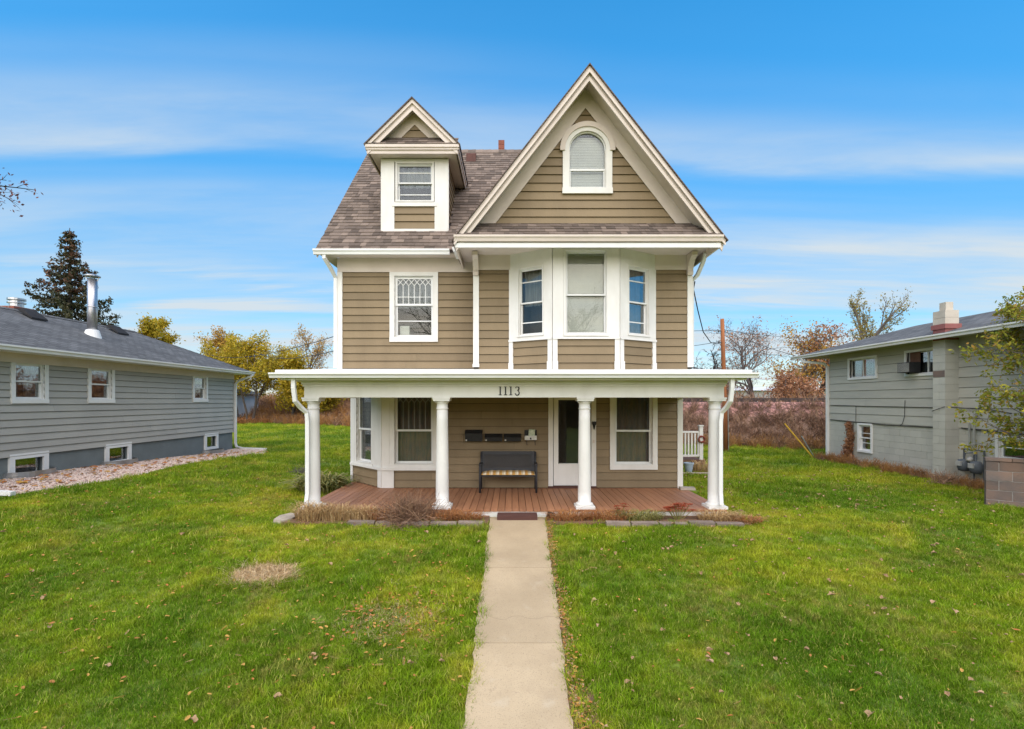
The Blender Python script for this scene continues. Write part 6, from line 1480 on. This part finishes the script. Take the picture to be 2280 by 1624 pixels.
dead_bush('tangled dead brown bush in front of the second porch column', (-1.85, 8.80, .1), .55, .52, 900, 'dead_bush', 71)
for i, (x, m_, lb) in enumerate(((-.95, 'dry_rust', 'low rusty dried weeds left of the timber step'), (1.05, 'dry_rust', 'low rusty dried weeds right of the garden light'), (1.75, 'dry_rust', 'rust-brown dried weeds under the third porch column'), (2.35, 'hosta_leaf', 'small greenish weeds in the right bed'), (3.78, 'dry_straw', 'dry tan weeds at the right corner column'), (-1.30, 'dry_rust', 'rusty weeds at the base of the second porch column'))):
    clump('dried_weeds', lb, (x, 8.86, .11), .40, .20, 420, m_, 'weeds', .011, 1.1, GP, 80 + i, .5)
clump('dried_weeds', 'flattened rusty weeds against the right end of the bed edging', (4.25, 8.75, .1), .25, .12, 240, 'dry_rust', 'weeds', .011, 1.4, GP, 88, .7)
def sedum(c, n, rad, seed, label):
    t_ = thing('sedum_plant', c, label, 'flower', 'red sedum flowers in the right bed'); g = random.Random(seed); st, hd = MB(), MB()
    for _ in range(n):
        a = g.random() * 6.28; d = rad * math.sqrt(g.random()); top = Vector((c[0] + d * math.cos(a) * 1.3, c[1] + d * math.sin(a) * .6, c[2] + g.uniform(.16, .30)))
        st.tube([(c[0] + d * .3 * math.cos(a), c[1] + d * .2 * math.sin(a), c[2]), top], .005, 4, g.random(), cap=False)
        for k in range(40):
            e = Vector((g.gauss(0, .034), g.gauss(0, .026), abs(g.gauss(0, .012)))); q = top + e; s_ = .015; hd.add([q + Vector((-s_, 0, 0)), q + Vector((0, -s_, .006)), q + Vector((s_, 0, 0)), q + Vector((0, s_, .004))], [(0, 1, 2, 3)], g.random())
    st.build('stems', 'hosta_leaf', t_, fix=False); hd.build('flower_heads', 'sedum_red', t_, fix=False)
sedum((3.02, 8.84, .11), 20, .22, 91, 'large red sedum plant in the right bed'); sedum((2.0, 8.86, .11), 4, .10, 92, 'small red sedum near the third porch column')
# plants beside the house, right and left
clump('hosta_plant', 'yellowing hosta beside the left end of the deck', (-4.62, 11.8, .1), .50, .50, 420, 'hosta_leaf', 'plant', .038, 1.0, None, 95)
dead_bush('grey dead bush in the grass left of the porch', (-6.1, 14.2, .1), .5, .30, 260, 'bark_grey', 96, None)
clump('dried_grass', 'dry tan grass behind the blue flower pot', (5.85, 14.9, .1), .35, .42, 260, 'dry_straw', 'dried grass', .012, .8, None, 97)
vine = MB(); g = random.Random(5); VV = []
for _ in range(1500):
    t_ = g.random() ** 1.2; hwd = (.05 + .03 * math.sin(t_ * 19) + .02 * math.sin(t_ * 43)) + .26 * max(0, .30 - t_) / .30; yy_ = 17.12 + g.gauss(0, hwd * .8) + .05 * math.sin(t_ * 7) - .10 * (1 - t_); zz = .05 + 1.46 * t_ + g.gauss(0, .02); xx = 11.93 - abs(g.gauss(0, .05 + .16 * (1 - t_) ** 2))
    VV.append((Vector((xx, yy_, zz)), Vector((0, 0, 1))))
V, F, rr = leaf_cards(VV, 3, .035, .03, 7); vt = thing('dead_vine', (11.9, 17.1, .1), 'rusty dead vine climbing the split-level house wall', 'vine'); np_obj('leaves', V, F, rr, 'leaf_brown', vt)
mb = MB()
for k in range(6): y = 17.1 + ru(-.1, .1); mb.tube([(11.9, y + ru(-.1, .1), .05), (11.93, y, .6), (11.94, y + ru(-.05, .05), 1.0), (11.95, y + ru(-.08, .08), 1.5)], .012, 5)
mb.build('stem', 'bark', vt)
PX, SS, II = [], [], []
for _ in range(420): y = ru(10.6, 18.2); PX.append((11.75 - abs(random.gauss(0, .22)), y, H(11.7, y) - .02)); SS.append(ru(.12, .32)); II.append(random.choice((4, 5, 6, 7)))
scatter('dead_weeds', cl_, np.array(PX), SS, rot_z(len(PX), .5), II, 'rusty dead weeds along the foot of the split-level house')
dead_bush('thin bare bush in front of the gas meter', (11.25, 12.6, .15), .5, .36, 150, 'dead_bush', 99, None)
clump('dried_grass', 'rusty grass ring around the golden tree on the far lawn', (-23.2, 42.3, H(-23.2, 42.3)), 2.0, .6, 700, 'dry_rust', 'dried grass', .04, .8, None, 101)
